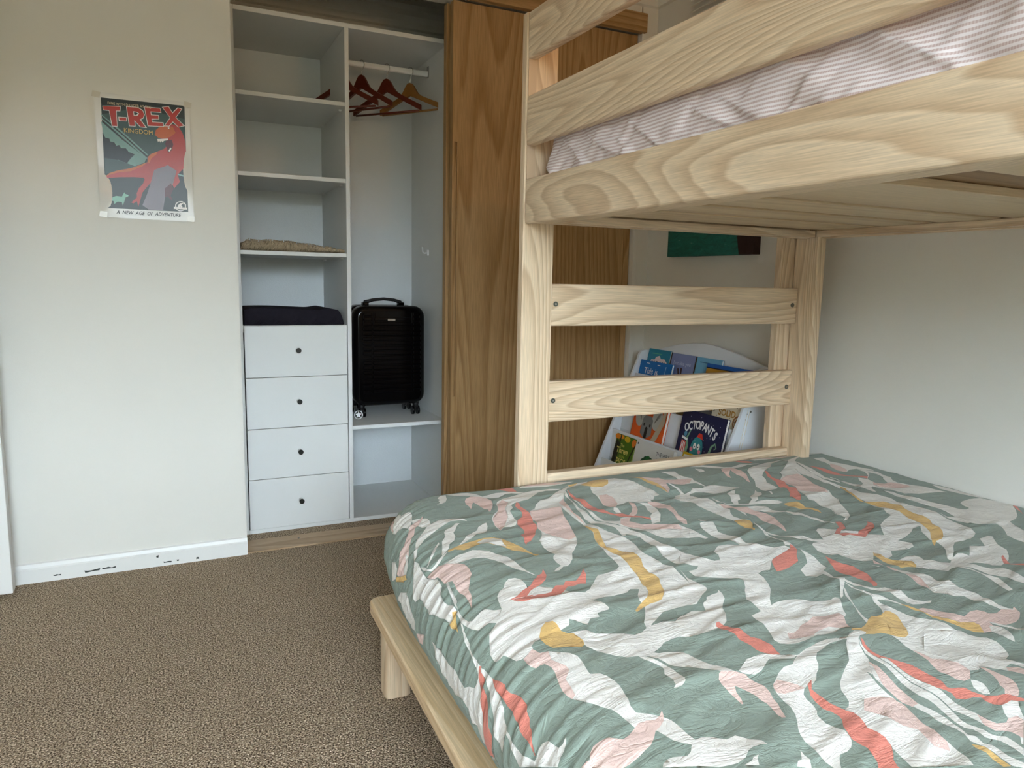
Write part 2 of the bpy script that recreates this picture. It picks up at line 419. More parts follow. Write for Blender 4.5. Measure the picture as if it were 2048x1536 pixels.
struct(B('baseboard_right', XR-0.012, XR, YF, 2.88, 0, 0.067, gloss, b=0.003))

# open door leaf folded against the back wall, left edge of the frame
dr = struct(B('door_1', -1.33, -0.497, 2.785, 2.828, 0.014, 2.06, gloss, b=0.002))

# closet: floor track, header, sliding doors
thr = struct(B('trim_4', 0.252, 1.997, YB-0.004, 3.033, 0.0, 0.006, thresh, b=0.002))
cyl('screw', (0.46, 2.985, 0.0058), (0.46, 2.985, 0.0072), 0.004, steel, thr, n=10)
struct(B('trim_5', 0.252, 2.006, YB-0.030, YB+0.003, 2.190, 2.270, oak['X'], b=0.002))
struct(B('trim_6', 1.992, 2.014, YB-0.012, YB+0.09, 0, 2.19, wallm, b=0.002))

def sliding_door(label, x0, x1, y0, y1, groove):
    t = thing('sliding_door', label, 'door', ((x0+x1)/2, (y0+y1)/2, 0.008), 'sliding closet doors')
    t['kind'] = 'structure'
    z0, z1 = 0.010, 2.188
    B('panel', x0+0.031, x1-0.031, y0+0.003, y1-0.003, z0, z1, oak['Z'], t)
    if groove:
        # left stile with a long finger groove: built around the recess
        gx0, gx1, gz0, gz1 = x0+0.0085, x0+0.0215, 0.577, 1.640
        bm = bmesh.new()
        box(bm, x0, gx0, y0, y1, z0, z1); box(bm, gx1, x0+0.030, y0, y1, z0, z1)
        box(bm, gx0, gx1, y0, y1, z0, gz0); box(bm, gx0, gx1, y0, y1, gz1, z1)
        box(bm, gx0, gx1, y0+0.010, y1, gz0, gz1)
        bmesh.ops.remove_doubles(bm, verts=bm.verts, dist=1e-5)
        link('stile', bm, oak['Z'], t)
    else:
        B('stile', x0, x0+0.030, y0, y1, z0, z1, oak['Z'], t)
    B('stile', x1-0.030, x1, y0, y1, z0, z1, oak['Z'], t)
    return t
sliding_door('oak sliding closet door with long finger groove, nearest the bunk bed', 1.098, 1.988, 2.918, 2.950, True)
sliding_door('oak sliding closet door parked behind the grooved door, only its edge showing', 1.088, 1.980, 2.966, 2.998, False)

# ------------------------------------------------------------------ wardrobe cabinet in the closet
wc = thing('wardrobe_cabinet', 'white built-in wardrobe carcass with open shelves, hanging space and four drawers', 'wardrobe', (0.715, 3.37, 0))
Y0, Y1 = 3.121, 3.632
bb_ = 0.0008
B('side_panel', 0.262, 0.281, Y0, Y1, 0, 2.098, cab, wc, bb_, 1)
B('side_panel', 1.150, 1.166, Y0, Y1, 0, 2.098, cab, wc, bb_, 1)
B('divider', 0.704, 0.721, Y0, Y1, 0.017, 2.080, cab, wc, bb_, 1)
B('top_panel', 0.281, 1.150, Y0, Y1, 2.080, 2.098, cab, wc, bb_, 1)
B('bottom_panel', 0.281, 1.150, Y0, Y1, 0, 0.017, cab, wc, bb_, 1)
B('back_panel', 0.262, 1.166, Y1, Y1+0.006, 0, 2.098, board, wc)
for z in (1.790, 1.484, 1.178):
    sh = B('shelf', 0.2815, 0.7035, Y0+0.003, Y1, z-0.0165, z, cab, wc, bb_, 1)
    for yy in (3.19, 3.56): cyl('shelf_pin', (0.704, yy, z-0.0205), (0.692, yy, z-0.0205), 0.004, whitep, sh, n=10)
B('shelf', 0.2815, 0.7035, Y0+0.024, Y1, 0.860, 0.8755, cab, wc, bb_, 1)
B('shelf', 0.7215, 1.1495, Y0+0.003, Y1, 0.417, 0.434, cab, wc, bb_, 1)
for i in range(4):
    z0 = 0.018+i*0.2150; z1 = z0+0.2125
    d = B('drawer', 0.2855, 0.7005, Y0-0.001, Y0+0.016, z0, z1, cab, wc, 0.001, 1)
    kx, kz = 0.4935, z0+0.111
    k = cyl('knob', (kx, Y0-0.001, kz), (kx, Y0-0.029, kz), 0.0085, knobm, d, r1=0.0098, n=24)
    cyl('knob_cap', (kx, Y0-0.029, kz), (kx, Y0-0.034, kz), 0.0106, darkcap, k, n=24)
    bm = bmesh.new()
    box(bm, 0.292, 0.694, Y0+0.016, Y1-0.05, z0+0.01, z1-0.035)
    bmesh.ops.delete(bm, geom=[f for f in bm.faces if f.calc_center_median().z > z1-0.04], context='FACES')
    link('drawer_box', bm, cab, d)
# cable hole plug on the divider
cyl('screw_cap', (0.7208, 3.17, 1.045), (0.7225, 3.17, 1.045), 0.004, rubber, wc, n=12)
# hanging rail: flat oval section
pts = []
for i in range(16):
    t = 2*pi*i/16; pts.append((3.376+0.008*math.cos(t), 2.016+0.0125*(abs(math.sin(t))**0.6)*(1 if math.sin(t) > 0 else -1)))
rail = prism('hanging_rail', pts, 'X', 0.7215, 1.1495, whitep, wc)
B('rail_bracket', 1.1445, 1.1498, 3.366, 3.386, 2.000, 2.050, chrome, rail, 0.001, 1)
B('rail_bracket', 0.7212, 0.7262, 3.366, 3.386, 2.000, 2.050, chrome, rail, 0.001, 1)
# small white coat hook on the right panel
hk = B('coat_hook', 1.140, 1.1500, 3.358, 3.376, 1.188, 1.215, whitep, wc, 0.002, 1)
bm = bmesh.new(); tubebm(bm, [(1.143, 3.367, 1.20), (1.128, 3.367, 1.198), (1.120, 3.367, 1.206), (1.119, 3.367, 1.228)], 0.0035, 8)
link('hook_arm', bm, whitep, hk)

# ------------------------------------------------------------------ coat hangers
def hanger(label, x, th, half, drop, mat, zb=1.966, neck=0.022):
    t = thing('coat_hanger', label, 'hanger', (x, 3.376, 2.03), 'wooden hangers on the rail')
    ca, sa = math.cos(th), math.sin(th)
    def P(s, z, n=0.0): return Vector((x+s*ca-n*sa, 3.376+s*sa+n*ca, z))
    # shoulder outline: broad rounded head, arms sloping down to rounded ends
    up = []; dn = []
    N = 15
    for i in range(-N, N+1):
        u = i/N; a = abs(u)
        zt = zb-0.043*(1-math.exp(-(a/0.20)**2.4))-(drop-0.043)*max(0.0, (a-0.10)/0.90)
        zd = zb-0.056-(drop-0.032)*a
        up.append((u*half, zt)); dn.append((u*half, min(zd, zt-0.020+0.006*max(0, a-0.9)*10)))
    outline = up+dn[::-1]
    bm = bmesh.new()
    f0 = [bm.verts.new(P(s, z, -0.006)) for s, z in outline]; f1 = [bm.verts.new(P(s, z, 0.006)) for s, z in outline]
    bm.faces.new(f0); bm.faces.new(f1[::-1]); n = len(outline)
    for i in range(n): bm.faces.new((f0[i], f1[i], f1[(i+1) % n], f0[(i+1) % n]))
    bmesh.ops.recalc_face_normals(bm, faces=bm.faces); bmesh.ops.triangulate(bm, faces=[f for f in bm.faces if len(f.verts) > 4])
    link('shoulder', bm, mat, t)
    zl = zb-drop-0.030
    cyl('trouser_bar', P(-half*0.93, zl+0.006), P(half*0.93, zl+0.006), 0.0045, mat, t, n=10)
    bm = bmesh.new()
    c = []
    for i in range(15):
        a = -0.35*pi + i/14*1.35*pi
        c.append(P(0.021*math.sin(a+pi*0.5)*-1, 2.0125+0.021*math.cos(a+pi*0.5)*-1*-1))
    # simple question-mark hook around the rail
    hook = [P(0, zb-0.004), P(0, zb+0.010), P(0.004, zb+0.022)]
    cz = 2.0165
    for i in range(11):
        a = -0.9+i/10*3.9
        hook.append(P(0.0165*math.cos(a), cz+0.0185*math.sin(a)))
    tubebm(bm, hook, 0.0018, 8)
    link('hook', bm, chrome, t)
    return t
hanger('pale tan wooden coat hanger, rightmost on the rail', 1.061, 0.95*-1, 0.172, 0.105, tanwood)
hanger('dark red wooden coat hanger, second from the right on the rail', 0.951, -0.86, 0.18, 0.125, redwood, 1.970)
hanger('dark red wooden coat hanger, third from the right on the rail', 0.836, -0.95, 0.17, 0.125, redwood, 1.972)
hanger('reddish wooden coat hanger, leftmost on the rail and half hidden by the divider', 0.752, -0.72, 0.17, 0.120, redwood, 1.968)

# ------------------------------------------------------------------ suitcase on the middle shelf
sc_ = thing('suitcase', 'black glossy hard-shell cabin suitcase standing on the middle wardrobe shelf', 'suitcase', (0.936, 3.38, 0.434))
sx0, sx1, sy0, sy1, sz0, sz1 = 0.768, 1.104, 3.268, 3.478, 0.490, 0.952
def rbox(bm, x0, x1, y0, y1, z0, z1, r, ry, seg=5):
    """rounded in the XZ outline (radius r), softened front/back rim (radius ry)"""
    def outline(ins):
        pts = []
        for cx, cz, a0 in ((x1-r, z1-r, 0), (x0+r, z1-r, pi/2), (x0+r, z0+r, pi), (x1-r, z0+r, 1.5*pi)):
            for i in range(seg+1):
                a = a0+i/seg*pi/2; pts.append((cx+(r-ins)*math.cos(a), cz+(r-ins)*math.sin(a)))
        return pts
    rings = []
    for k in range(4):
        t = k/3*pi/2; rings.append((ry*(1-math.sin(t)), y0+ry*(1-math.cos(t))))
    rings += [(i_, y1-(y-y0)) for i_, y in rings[::-1]]
    R = [[bm.verts.new((p[0], y, p[1])) for p in outline(i_)] for i_, y in rings]
    n = len(R[0])
    for A, Bv in zip(R, R[1:]):
        for i in range(n):
            f = bm.faces.new((A[i], A[(i+1) % n], Bv[(i+1) % n], Bv[i])); f.smooth = True
    bm.faces.new(R[0]); bm.faces.new(R[-1][::-1])
bm = bmesh.new(); rbox(bm, sx0, sx1, sy0+0.004, sy0+0.100, sz0, sz1, 0.052, 0.022)
bmesh.ops.recalc_face_normals(bm, faces=bm.faces); link('front_shell', bm, black, sc_)
bm = bmesh.new(); rbox(bm, sx0, sx1, sy0+0.112, sy1, sz0, sz1, 0.052, 0.022)
bmesh.ops.recalc_face_normals(bm, faces=bm.faces); link('back_shell', bm, black, sc_)
bm = bmesh.new(); rbox(bm, sx0+0.004, sx1-0.004, sy0+0.098, sy0+0.114, sz0+0.004, sz1-0.004, 0.050, 0.002)
bmesh.ops.recalc_face_normals(bm, faces=bm.faces); link('zip_band', bm, rubber, sc_)
W_ = sx1-sx0
bm = bmesh.new()
cols = [(0.115, 0.235), (0.245, 0.50), (0.50, 0.805), (0.815, 0.925)]
for j in range(17):
    z = sz0+0.060+j*0.0222
    for a, b2 in ((0.115, 0.238), (0.252, 0.800), (0.814, 0.925)):
        if j == 16 and a > 0.2 and a < 0.5: continue
        v0 = len(bm.verts)
        b_m = bmesh.new(); box(b_m, sx0+W_*a, sx0+W_*b2, sy0-0.001, sy0+0.008, z, z+0.0165); bev(b_m, 0.0035, 3)
        me = D.meshes.new('t'); b_m.to_mesh(me); b_m.free(); bm.from_mesh(me); D.meshes.remove(me)
for a in (0.115, 0.255, 0.79, 0.9):
    b_m = bmesh.new(); box(b_m, sx0+W_*a, sx0+W_*(a+0.03), sy0-0.001, sy0+0.008, sz1-0.082, sz1-0.030); bev(b_m, 0.0035, 3)
    me = D.meshes.new('t'); b_m.to_mesh(me); b_m.free(); bm.from_mesh(me); D.meshes.remove(me)
link('moulded_ribs', bm, black, sc_)
B('name_plate', 0.921, 0.957, sy0-0.0035, sy0+0.006, 0.884, 0.893, chrome, sc_, 0.001, 1)
bm = bmesh.new()
hp = [(0.838, 3.37, 0.950), (0.842, 3.37, 0.966), (0.88, 3.37, 0.976), (0.93, 3.37, 0.981), (0.98, 3.37, 0.976), (1.010, 3.37, 0.966), (1.016, 3.37, 0.950)]
tubebm(bm, hp, [0.010, 0.0095, 0.0075, 0.007, 0.0075, 0.0095, 0.010], 10)
hd = link('carry_handle', bm, rubber, sc_)
for x in (0.842, 1.012): B('handle_mount', x-0.014, x+0.014, 3.352, 3.388, 0.948, 0.966, black, hd, 0.004, 2)
B('side_lock', sx1-0.001, sx1+0.008, 3.363, 3.374, 0.715, 0.735, chrome, sc_, 0.002, 1)
for cx in (0.806, 1.066):
    for cy in (3.305, 3.445):
        cs = cyl('caster', (cx, cy, 0.498), (cx, cy, 0.470), 0.017, rubber, sc_, r1=0.012, n=14)
        for s in (-1, 1):
            wv = cyl('wheel', (cx+s*0.0075, cy+0.004, 0.4555), (cx+s*0.0175, cy+0.004, 0.4555), 0.0212, black, cs, n=24)
# white ring tag with a star, hanging by the left front wheel
tg = thing('star_charm', 'small white round charm with a star beside the suitcase\'s left wheel', 'charm', (0.781, 3.262, 0.435))
F_ = Frame((0.781, 3.262, 0.4555), (1, 0, 0), (0, 0, 1))
bm = bmesh.new()
n = 24
for i in range(n):
    a0, a1 = 2*pi*i/n, 2*pi*(i+1)/n
    q = []
    for (a, r, h) in ((a0, .0200, 0), (a1, .0200, 0), (a1, .0172, 0), (a0, .0172, 0)): q.append(bm.verts.new(F_.p(r*math.cos(a), r*math.sin(a), h)))
    bm.faces.new(q)
ext = bmesh.ops.extrude_face_region(bm, geom=list(bm.faces))
bmesh.ops.translate(bm, vec=(0, 0.0025, 0), verts=[v for v in ext['geom'] if isinstance(v, bmesh.types.BMVert)])
bmesh.ops.remove_doubles(bm, verts=bm.verts, dist=1e-6); bmesh.ops.recalc_face_normals(bm, faces=bm.faces)
link('ring', bm, whitep, tg)
st = [(0.0165*math.cos(pi/2+i*pi/5)*(1 if i % 2 == 0 else 0.45), 0.0165*math.sin(pi/2+i*pi/5)*(1 if i % 2 == 0 else 0.45)) for i in range(10)]
prism('star', [(0.781+a, 0.4555+b) for a, b in st], 'Y', 3.262, 3.2645, whitep, tg)

# ------------------------------------------------------------------ folded throws on the shelves
beige = newmat('beige_wool', lin(172,156,132), 0.95, 0.1, bump=0.6, bscale=300, var=0.15, vscale=40)
darkk = newmat('charcoal_knit', lin(38,36,44), 0.95, 0.08, var=0.2, vscale=60)
def slab(name, x0, x1, y0, y1, z0, hfun, mat, parent, nx=70, ny=26, ridges=None, ry=0.02):
    bm = bmesh.new(); top = []
    prof = []
    # cross-section from front bottom, up the bulging front, over the top, down the back
    for j in range(ny+1):
        t = j/ny
        if t < 0.35: a = t/0.35*pi/2; prof.append((y0+ry*(1-math.sin(a)**0.8)-0.0*a, 1-math.cos(a), 1))
        elif t < 0.65: prof.append((y0+ry*0+(t-0.35)/0.30*(y1-y0), 1, 0))
        else: a = (t-0.65)/0.35*pi/2; prof.append((y1, 1-a/(pi/2), 0))
    for i in range(nx+1):
        x = x0+(x1-x0)*i/nx; h = hfun(i/nx); row = []
        for (y, z, fr) in prof:
            yy = y; zz = z0+h*max(z, 0.0)
            if fr:
                k = z; yy = y0+ry*(2*k-1)**2*0.9
                zz = z0+h*k
                if ridges: yy -= ridges(x, zz)
            row.append(bm.verts.new((x, yy, zz)))
        top.append(row)
    for A, Bv in zip(top, top[1:]):
        for j in range(len(A)-1):
            f = bm.faces.new((A[j], Bv[j], Bv[j+1], A[j+1])); f.smooth = True
    bm.faces.new(top[0]); bm.faces.new(top[-1][::-1])
    for j in range(nx): pass
    return link(name, bm, mat, parent)
th1 = thing('fringed_throw', 'folded beige throw with a tangled string fringe on the wardrobe shelf', 'blanket', (0.49, 3.3, 1.178))
hb = lambda u: 0.040*min(1, (u+0.02)*14)**0.5*(1-0.72*max(0, (u-0.35)/0.65)**1.3)+0.002*math.sin(u*31)
slab('folded_cloth', 0.292, 0.700, 3.160, 3.44, 1.1785, hb, beige, th1)
bm = bmesh.new()
for i in range(230):
    u = random.random()*0.985; x = 0.294+0.404*u; h = hb(u)
    lean = random.uniform(-0.030, 0.022); y = 3.150+random.uniform(-0.006, 0.012)
    pts = []
    for k in range(6):
        t = k/5
        pts.append((min(0.699, max(0.286, x+lean*t+0.004*math.sin(5*t+i))), y-0.016*math.sin(pi*min(1, t*1.1))+0.004*random.uniform(-1, 1), 1.181+(h*1.02)*(1-t)**1.15+0.0015*random.random()))
    tubebm(bm, pts, 0.0016, 5)
fr_ = link('fringe', bm, newmat('beige_fringe', lin(196,178,150), 0.95, 0.1, var=0.2, vscale=60), th1); fr_['kind'] = 'stuff'
th2 = thing('dark_throw', 'folded charcoal knitted throw with a chevron weave on top of the drawers', 'blanket', (0.49, 3.3, 0.8755))
def chev(x, z):
    p = 0.075; xm = ((x-0.29) % p)/p; s = 1 if xm < 0.5 else -1
    ph = (x*s*1.0+ (z-0.876)*1.0)/0.0085
    return 0.0014*math.sin(2*pi*ph)
hd2 = lambda u: 0.066+0.004*math.sin(u*5+0.4)+(0.008*math.exp(-((u-0.84)/0.07)**2))-0.05*max(0, (u-0.93)/0.07)**2-0.006*max(0, 1-u/0.05)
slab('folded_knit', 0.290, 0.694, 3.148, 3.46, 0.876, hd2, darkk, th2, nx=280, ny=90, ridges=chev, ry=0.012)

# ------------------------------------------------------------------ bunk bed
bk = thing('bunk_bed', 'pale ash bunk bed frame with guard rails, standing over the double bed', 'bed', (1.44, 0.8, 0))
rb = 0.003
YP = 1.835
post_z = 1.784
# foot-end left post: board seen face-on
B('corner_post', 0.900, 0.997, YP, YP+0.029, 0.0, post_z, ash['Z'], bk, 0.004)
# foot-end right post is L-shaped: a board behind the end boards and a board along the wall side
B('corner_post', 1.892, 1.985, YP+0.034, YP+0.062, 0.0, post_z, ash['Z'], bk, rb)
B('corner_post', 1.948, 1.985, 1.768, YP+0.033, 0.0, post_z, ash['Z'], bk, 0.006)
# head-end posts (outside the frame)
B('corner_post', 0.900, 0.997, -0.284, -0.255, 0.0, post_z, ash['Z'], bk, 0.004)
B('corner_post', 1.888, 1.985, -0.284, -0.255, 0.0, post_z, ash['Z'], bk, 0.004)
# long side: bed rail and two guard rails, each running toward the camera
B('bed_rail', 0.903, 0.931, -0.255, YP, 1.234, 1.354, ash['Y'], bk, 0.006, 3)
B('guard_rail', 0.903, 0.931, -0.255, YP, 1.442, 1.570, ash['Y'], bk, 0.006, 3)
B('guard_rail', 0.903, 0.931, -0.255, YP, 1.664, 1.783, ash['Y'], bk, 0.006, 3)
# inner batten of duller timber visible between the rails on the post face
B('post_batten', 0.905, 0.929, YP-0.004, YP, 1.354, 1.442, newmat('ash_dull_batten', lin(205,178,148), 0.6, 0.2), bk)
B('post_batten', 0.905, 0.929, YP-0.004, YP, 1.570, 1.664, D.materials['ash_dull_batten'], bk)
# wall-side rail and ends
B('bed_rail', 1.957, 1.985, -0.255, 1.767, 1.236, 1.354, ash['Y'], bk, 0.004)
B('end_rail', 0.932, 1.947, YP-0.030, YP-0.001, 1.236, 1.354, ash['X'], bk, 0.004)
# ledgers that carry the slats
B('ledger', 0.9315, 0.982, -0.25, 1.804, 1.236, 1.2595, ash['Y'], bk, 0.001, 1)
B('ledger', 1.935, 1.9565, -0.25, 1.767, 1.240, 1.2595, ash['Y'], bk, 0.001, 1)
B('ledger', 0.9825, 1.9345, 1.772, 1.8045, 1.238, 1.2595, ash['X'], bk, 0.001, 1)
for y0, y1 in ((1.560, 1.742), (1.376, 1.527), (1.191, 1.343), (0.905, 1.158), (0.50, 0.735), (0.28, 0.47), (0.06, 0.25), (-0.16, 0.03)):
    B('slat', 0.936, 1.950, y0, y1, 1.260, 1.278, ashplain, bk, 0.0015, 1)
B('base_panel', 0.936, 1.950, -0.24, 1.765, 1.2785, 1.2815, ply, bk)
# end boards (rungs) between the posts, bolted
for z0, z1 in ((0.952, 1.072), (0.672, 0.792)):
    r_ = B('end_board', 0.997, 1.9475, YP+0.004, YP+0.033, z0, z1, ash['X'], bk, rb)
    for x in (1.010, 1.925):
        bo = cyl('bolt', (x, YP+0.0045, (z0+z1)/2+0.003), (x, YP+0.0015, (z0+z1)/2+0.003), 0.0072, steel, r_, n=18)
        cyl('bolt', (x, YP+0.0016, (z0+z1)/2+0.003), (x, YP+0.0008, (z0+z1)/2+0.003), 0.003, chrome, r_, n=6)
B('end_board', 0.997, 1.9475, YP-0.001, YP+0.033, 0.40, 0.519, ash['X'], bk, rb)

# upper mattress in a fitted striped sheet
def striped_mattress():
    y0, y1, x0, x1, z0, z1 = -0.24, 1.795, 0.938, 1.93, 1.282, 1.50
    bm = bmesh.new(); uvl = bm.loops.layers.uv.new('UVMap')
    # unrolled outline: perimeter (rounded rectangle) x section (side up, over the rim, onto the top)
    per = []; r = 0.06
    def arc(cx, cy, a0):
        for i in range(9): a = a0+i/8*pi/2; per.append((cx+r*math.cos(a), cy+r*math.sin(a), math.cos(a), math.sin(a)))
    def seg(p, q, nx_, ny_, n):
        for i in range(1, n): t = i/n; per.append((p[0]+(q[0]-p[0])*t, p[1]+(q[1]-p[1])*t, nx_, ny_))
    arc(x0+r, y0+r, pi); seg((x0+r, y0), (x1-r, y0), 0, -1, 30)
    arc(x1-r, y0+r, 1.5*pi); seg((x1, y0+r), (x1, y1-r), 1, 0, 40)
    arc(x1-r, y1-r, 0); seg((x1-r, y1), (x0+r, y1), 0, 1, 60)
    arc(x0+r, y1-r, pi/2); seg((x0, y1-r), (x0, y0+r), -1, 0, 520)
    secs = []
    H_ = z1-z0
    for k in range(30):
        t = k/29; secs.append((0.012*math.sin(pi*t)-0.0, z0+(H_-0.035)*t))
    for k in range(1, 9):
        a = k/8*pi/2; secs.append((-0.035*(1-math.cos(a)), z1-0.035+0.035*math.sin(a)))
    cx_, cy_ = (x0+x1)/2, (y0+y1)/2
    L = 0; rows = []
    for i, (px, py, nx_, ny_) in enumerate(per):
        if i: L += math.hypot(px-per[i-1][0], py-per[i-1][1])
        row = []
        for k, (o, z) in enumerate(secs):
            w = 0.5*(1+math.cos(pi*min(1, abs((z-1.40)/0.12))))
            # gathers of the fitted sheet: slanting folds, fading upward
            g = float(vnoise((L+(z-1.35)*1.3)*17, z*9+2))*2.6+float(vnoise((L-z*0.9)*40, z*14+5))*1.1
            g += 1.1*max(0.0, 1-abs(float(vnoise((L+z*1.8)*11+4, z*7)))*9)
            low = max(0.0, 1-(z-1.33)/0.12) if z > 1.33 else 1.0
            dsp = 0.0105*g*(0.35+0.65*low) if z < z1-0.02 else 0.001*g
            if k < 34: row.append((bm.verts.new((px+nx_*(o+dsp-0.006), py+ny_*(o+dsp-0.006), z)), L, z+0.004*float(vnoise(L*12, 7.3))))
            else: row.append((bm.verts.new((px+nx_*(o-0.006), py+ny_*(o-0.006), z)), L, z))
        rows.append(row)
    n = len(rows)
    for i in range(n):
        A = rows[i]; C_ = rows[(i+1) % n]
        for k in range(len(A)-1):
            f = bm.faces.new((A[k][0], C_[k][0], C_[k+1][0], A[k+1][0])); f.smooth = True
            for lp, q in zip(f.loops, (A[k], C_[k], C_[k+1], A[k+1])): lp[uvl].uv = (q[1], q[2])
    f = bm.faces.new([r_[-1][0] for r_ in rows]); f2 = bm.faces.new([r_[0][0] for r_ in rows][::-1])
    bmesh.ops.recalc_face_normals(bm, faces=bm.faces)
    return link('mattress', bm, stripes)
tag(striped_mattress(), 'upper bunk mattress in a crumpled pink and white pinstriped fitted sheet', 'mattress')

# ------------------------------------------------------------------ lower double bed
lb = thing('double_bed', 'low pale timber double bed base with thick rounded side rail and block legs', 'bed', (1.25, 0.8, 0))
def outline_round(pts, r, seg=5):
    out = []; n = len(pts)
    for i, p in enumerate(pts):
        a = Vector(pts[i-1])-Vector(p); b = Vector(pts[(i+1) % n])-Vector(p); a.normalize(); b.normalize()
        rr = r[i] if isinstance(r, (list, tuple)) else r
        if rr <= 0: out.append(tuple(p)); continue
        p0 = Vector(p)+a*rr; p1 = Vector(p)+b*rr
        for k in range(seg+1):
            t = k/seg; q = (1-t)**2*p0+2*t*(1-t)*Vector(p)+t*t*p1; out.append((q.x, q.y))
    return out
o_ = outline_round([(0.4525, 1.812), (0.398, -0.32), (0.520, -0.323), (0.5745, 1.812)], [0.035, 0.03, 0, 0])
prism('side_rail', o_, 'Z', 0.206, 0.240, beech['Y'], lb, 0.006, 3)
B('side_rail', 1.985, 2.068, -0.32, 1.80, 0.206, 0.240, beech['Y'], lb, 0.006, 3)
B('foot_rail', 0.580, 1.98, 1.735, 1.812, 0.206, 0.240, beech['X'], lb, 0.004)
B('head_rail', 0.525, 1.98, -0.32, -0.24, 0.206, 0.240, beech['X'], lb, 0.004)
for i in range(12):
    y = -0.20+i*0.16
    B('slat', 0.535+y*0.0256*0.5, 1.98, y, y+0.09, 0.214, 0.238, beech['X'], lb, 0.002, 1)
def leg(x, y):
    o = outline_round([(x, y), (x+0.068, y), (x+0.068, y+0.068), (x, y+0.068)], 0.018, 4)
    return prism('leg', o, 'Z', 0.0, 0.206, ash['Z'], lb)
leg(0.474, 1.708); leg(1.99, 1.70); leg(0.43, -0.26); leg(1.99, -0.26)

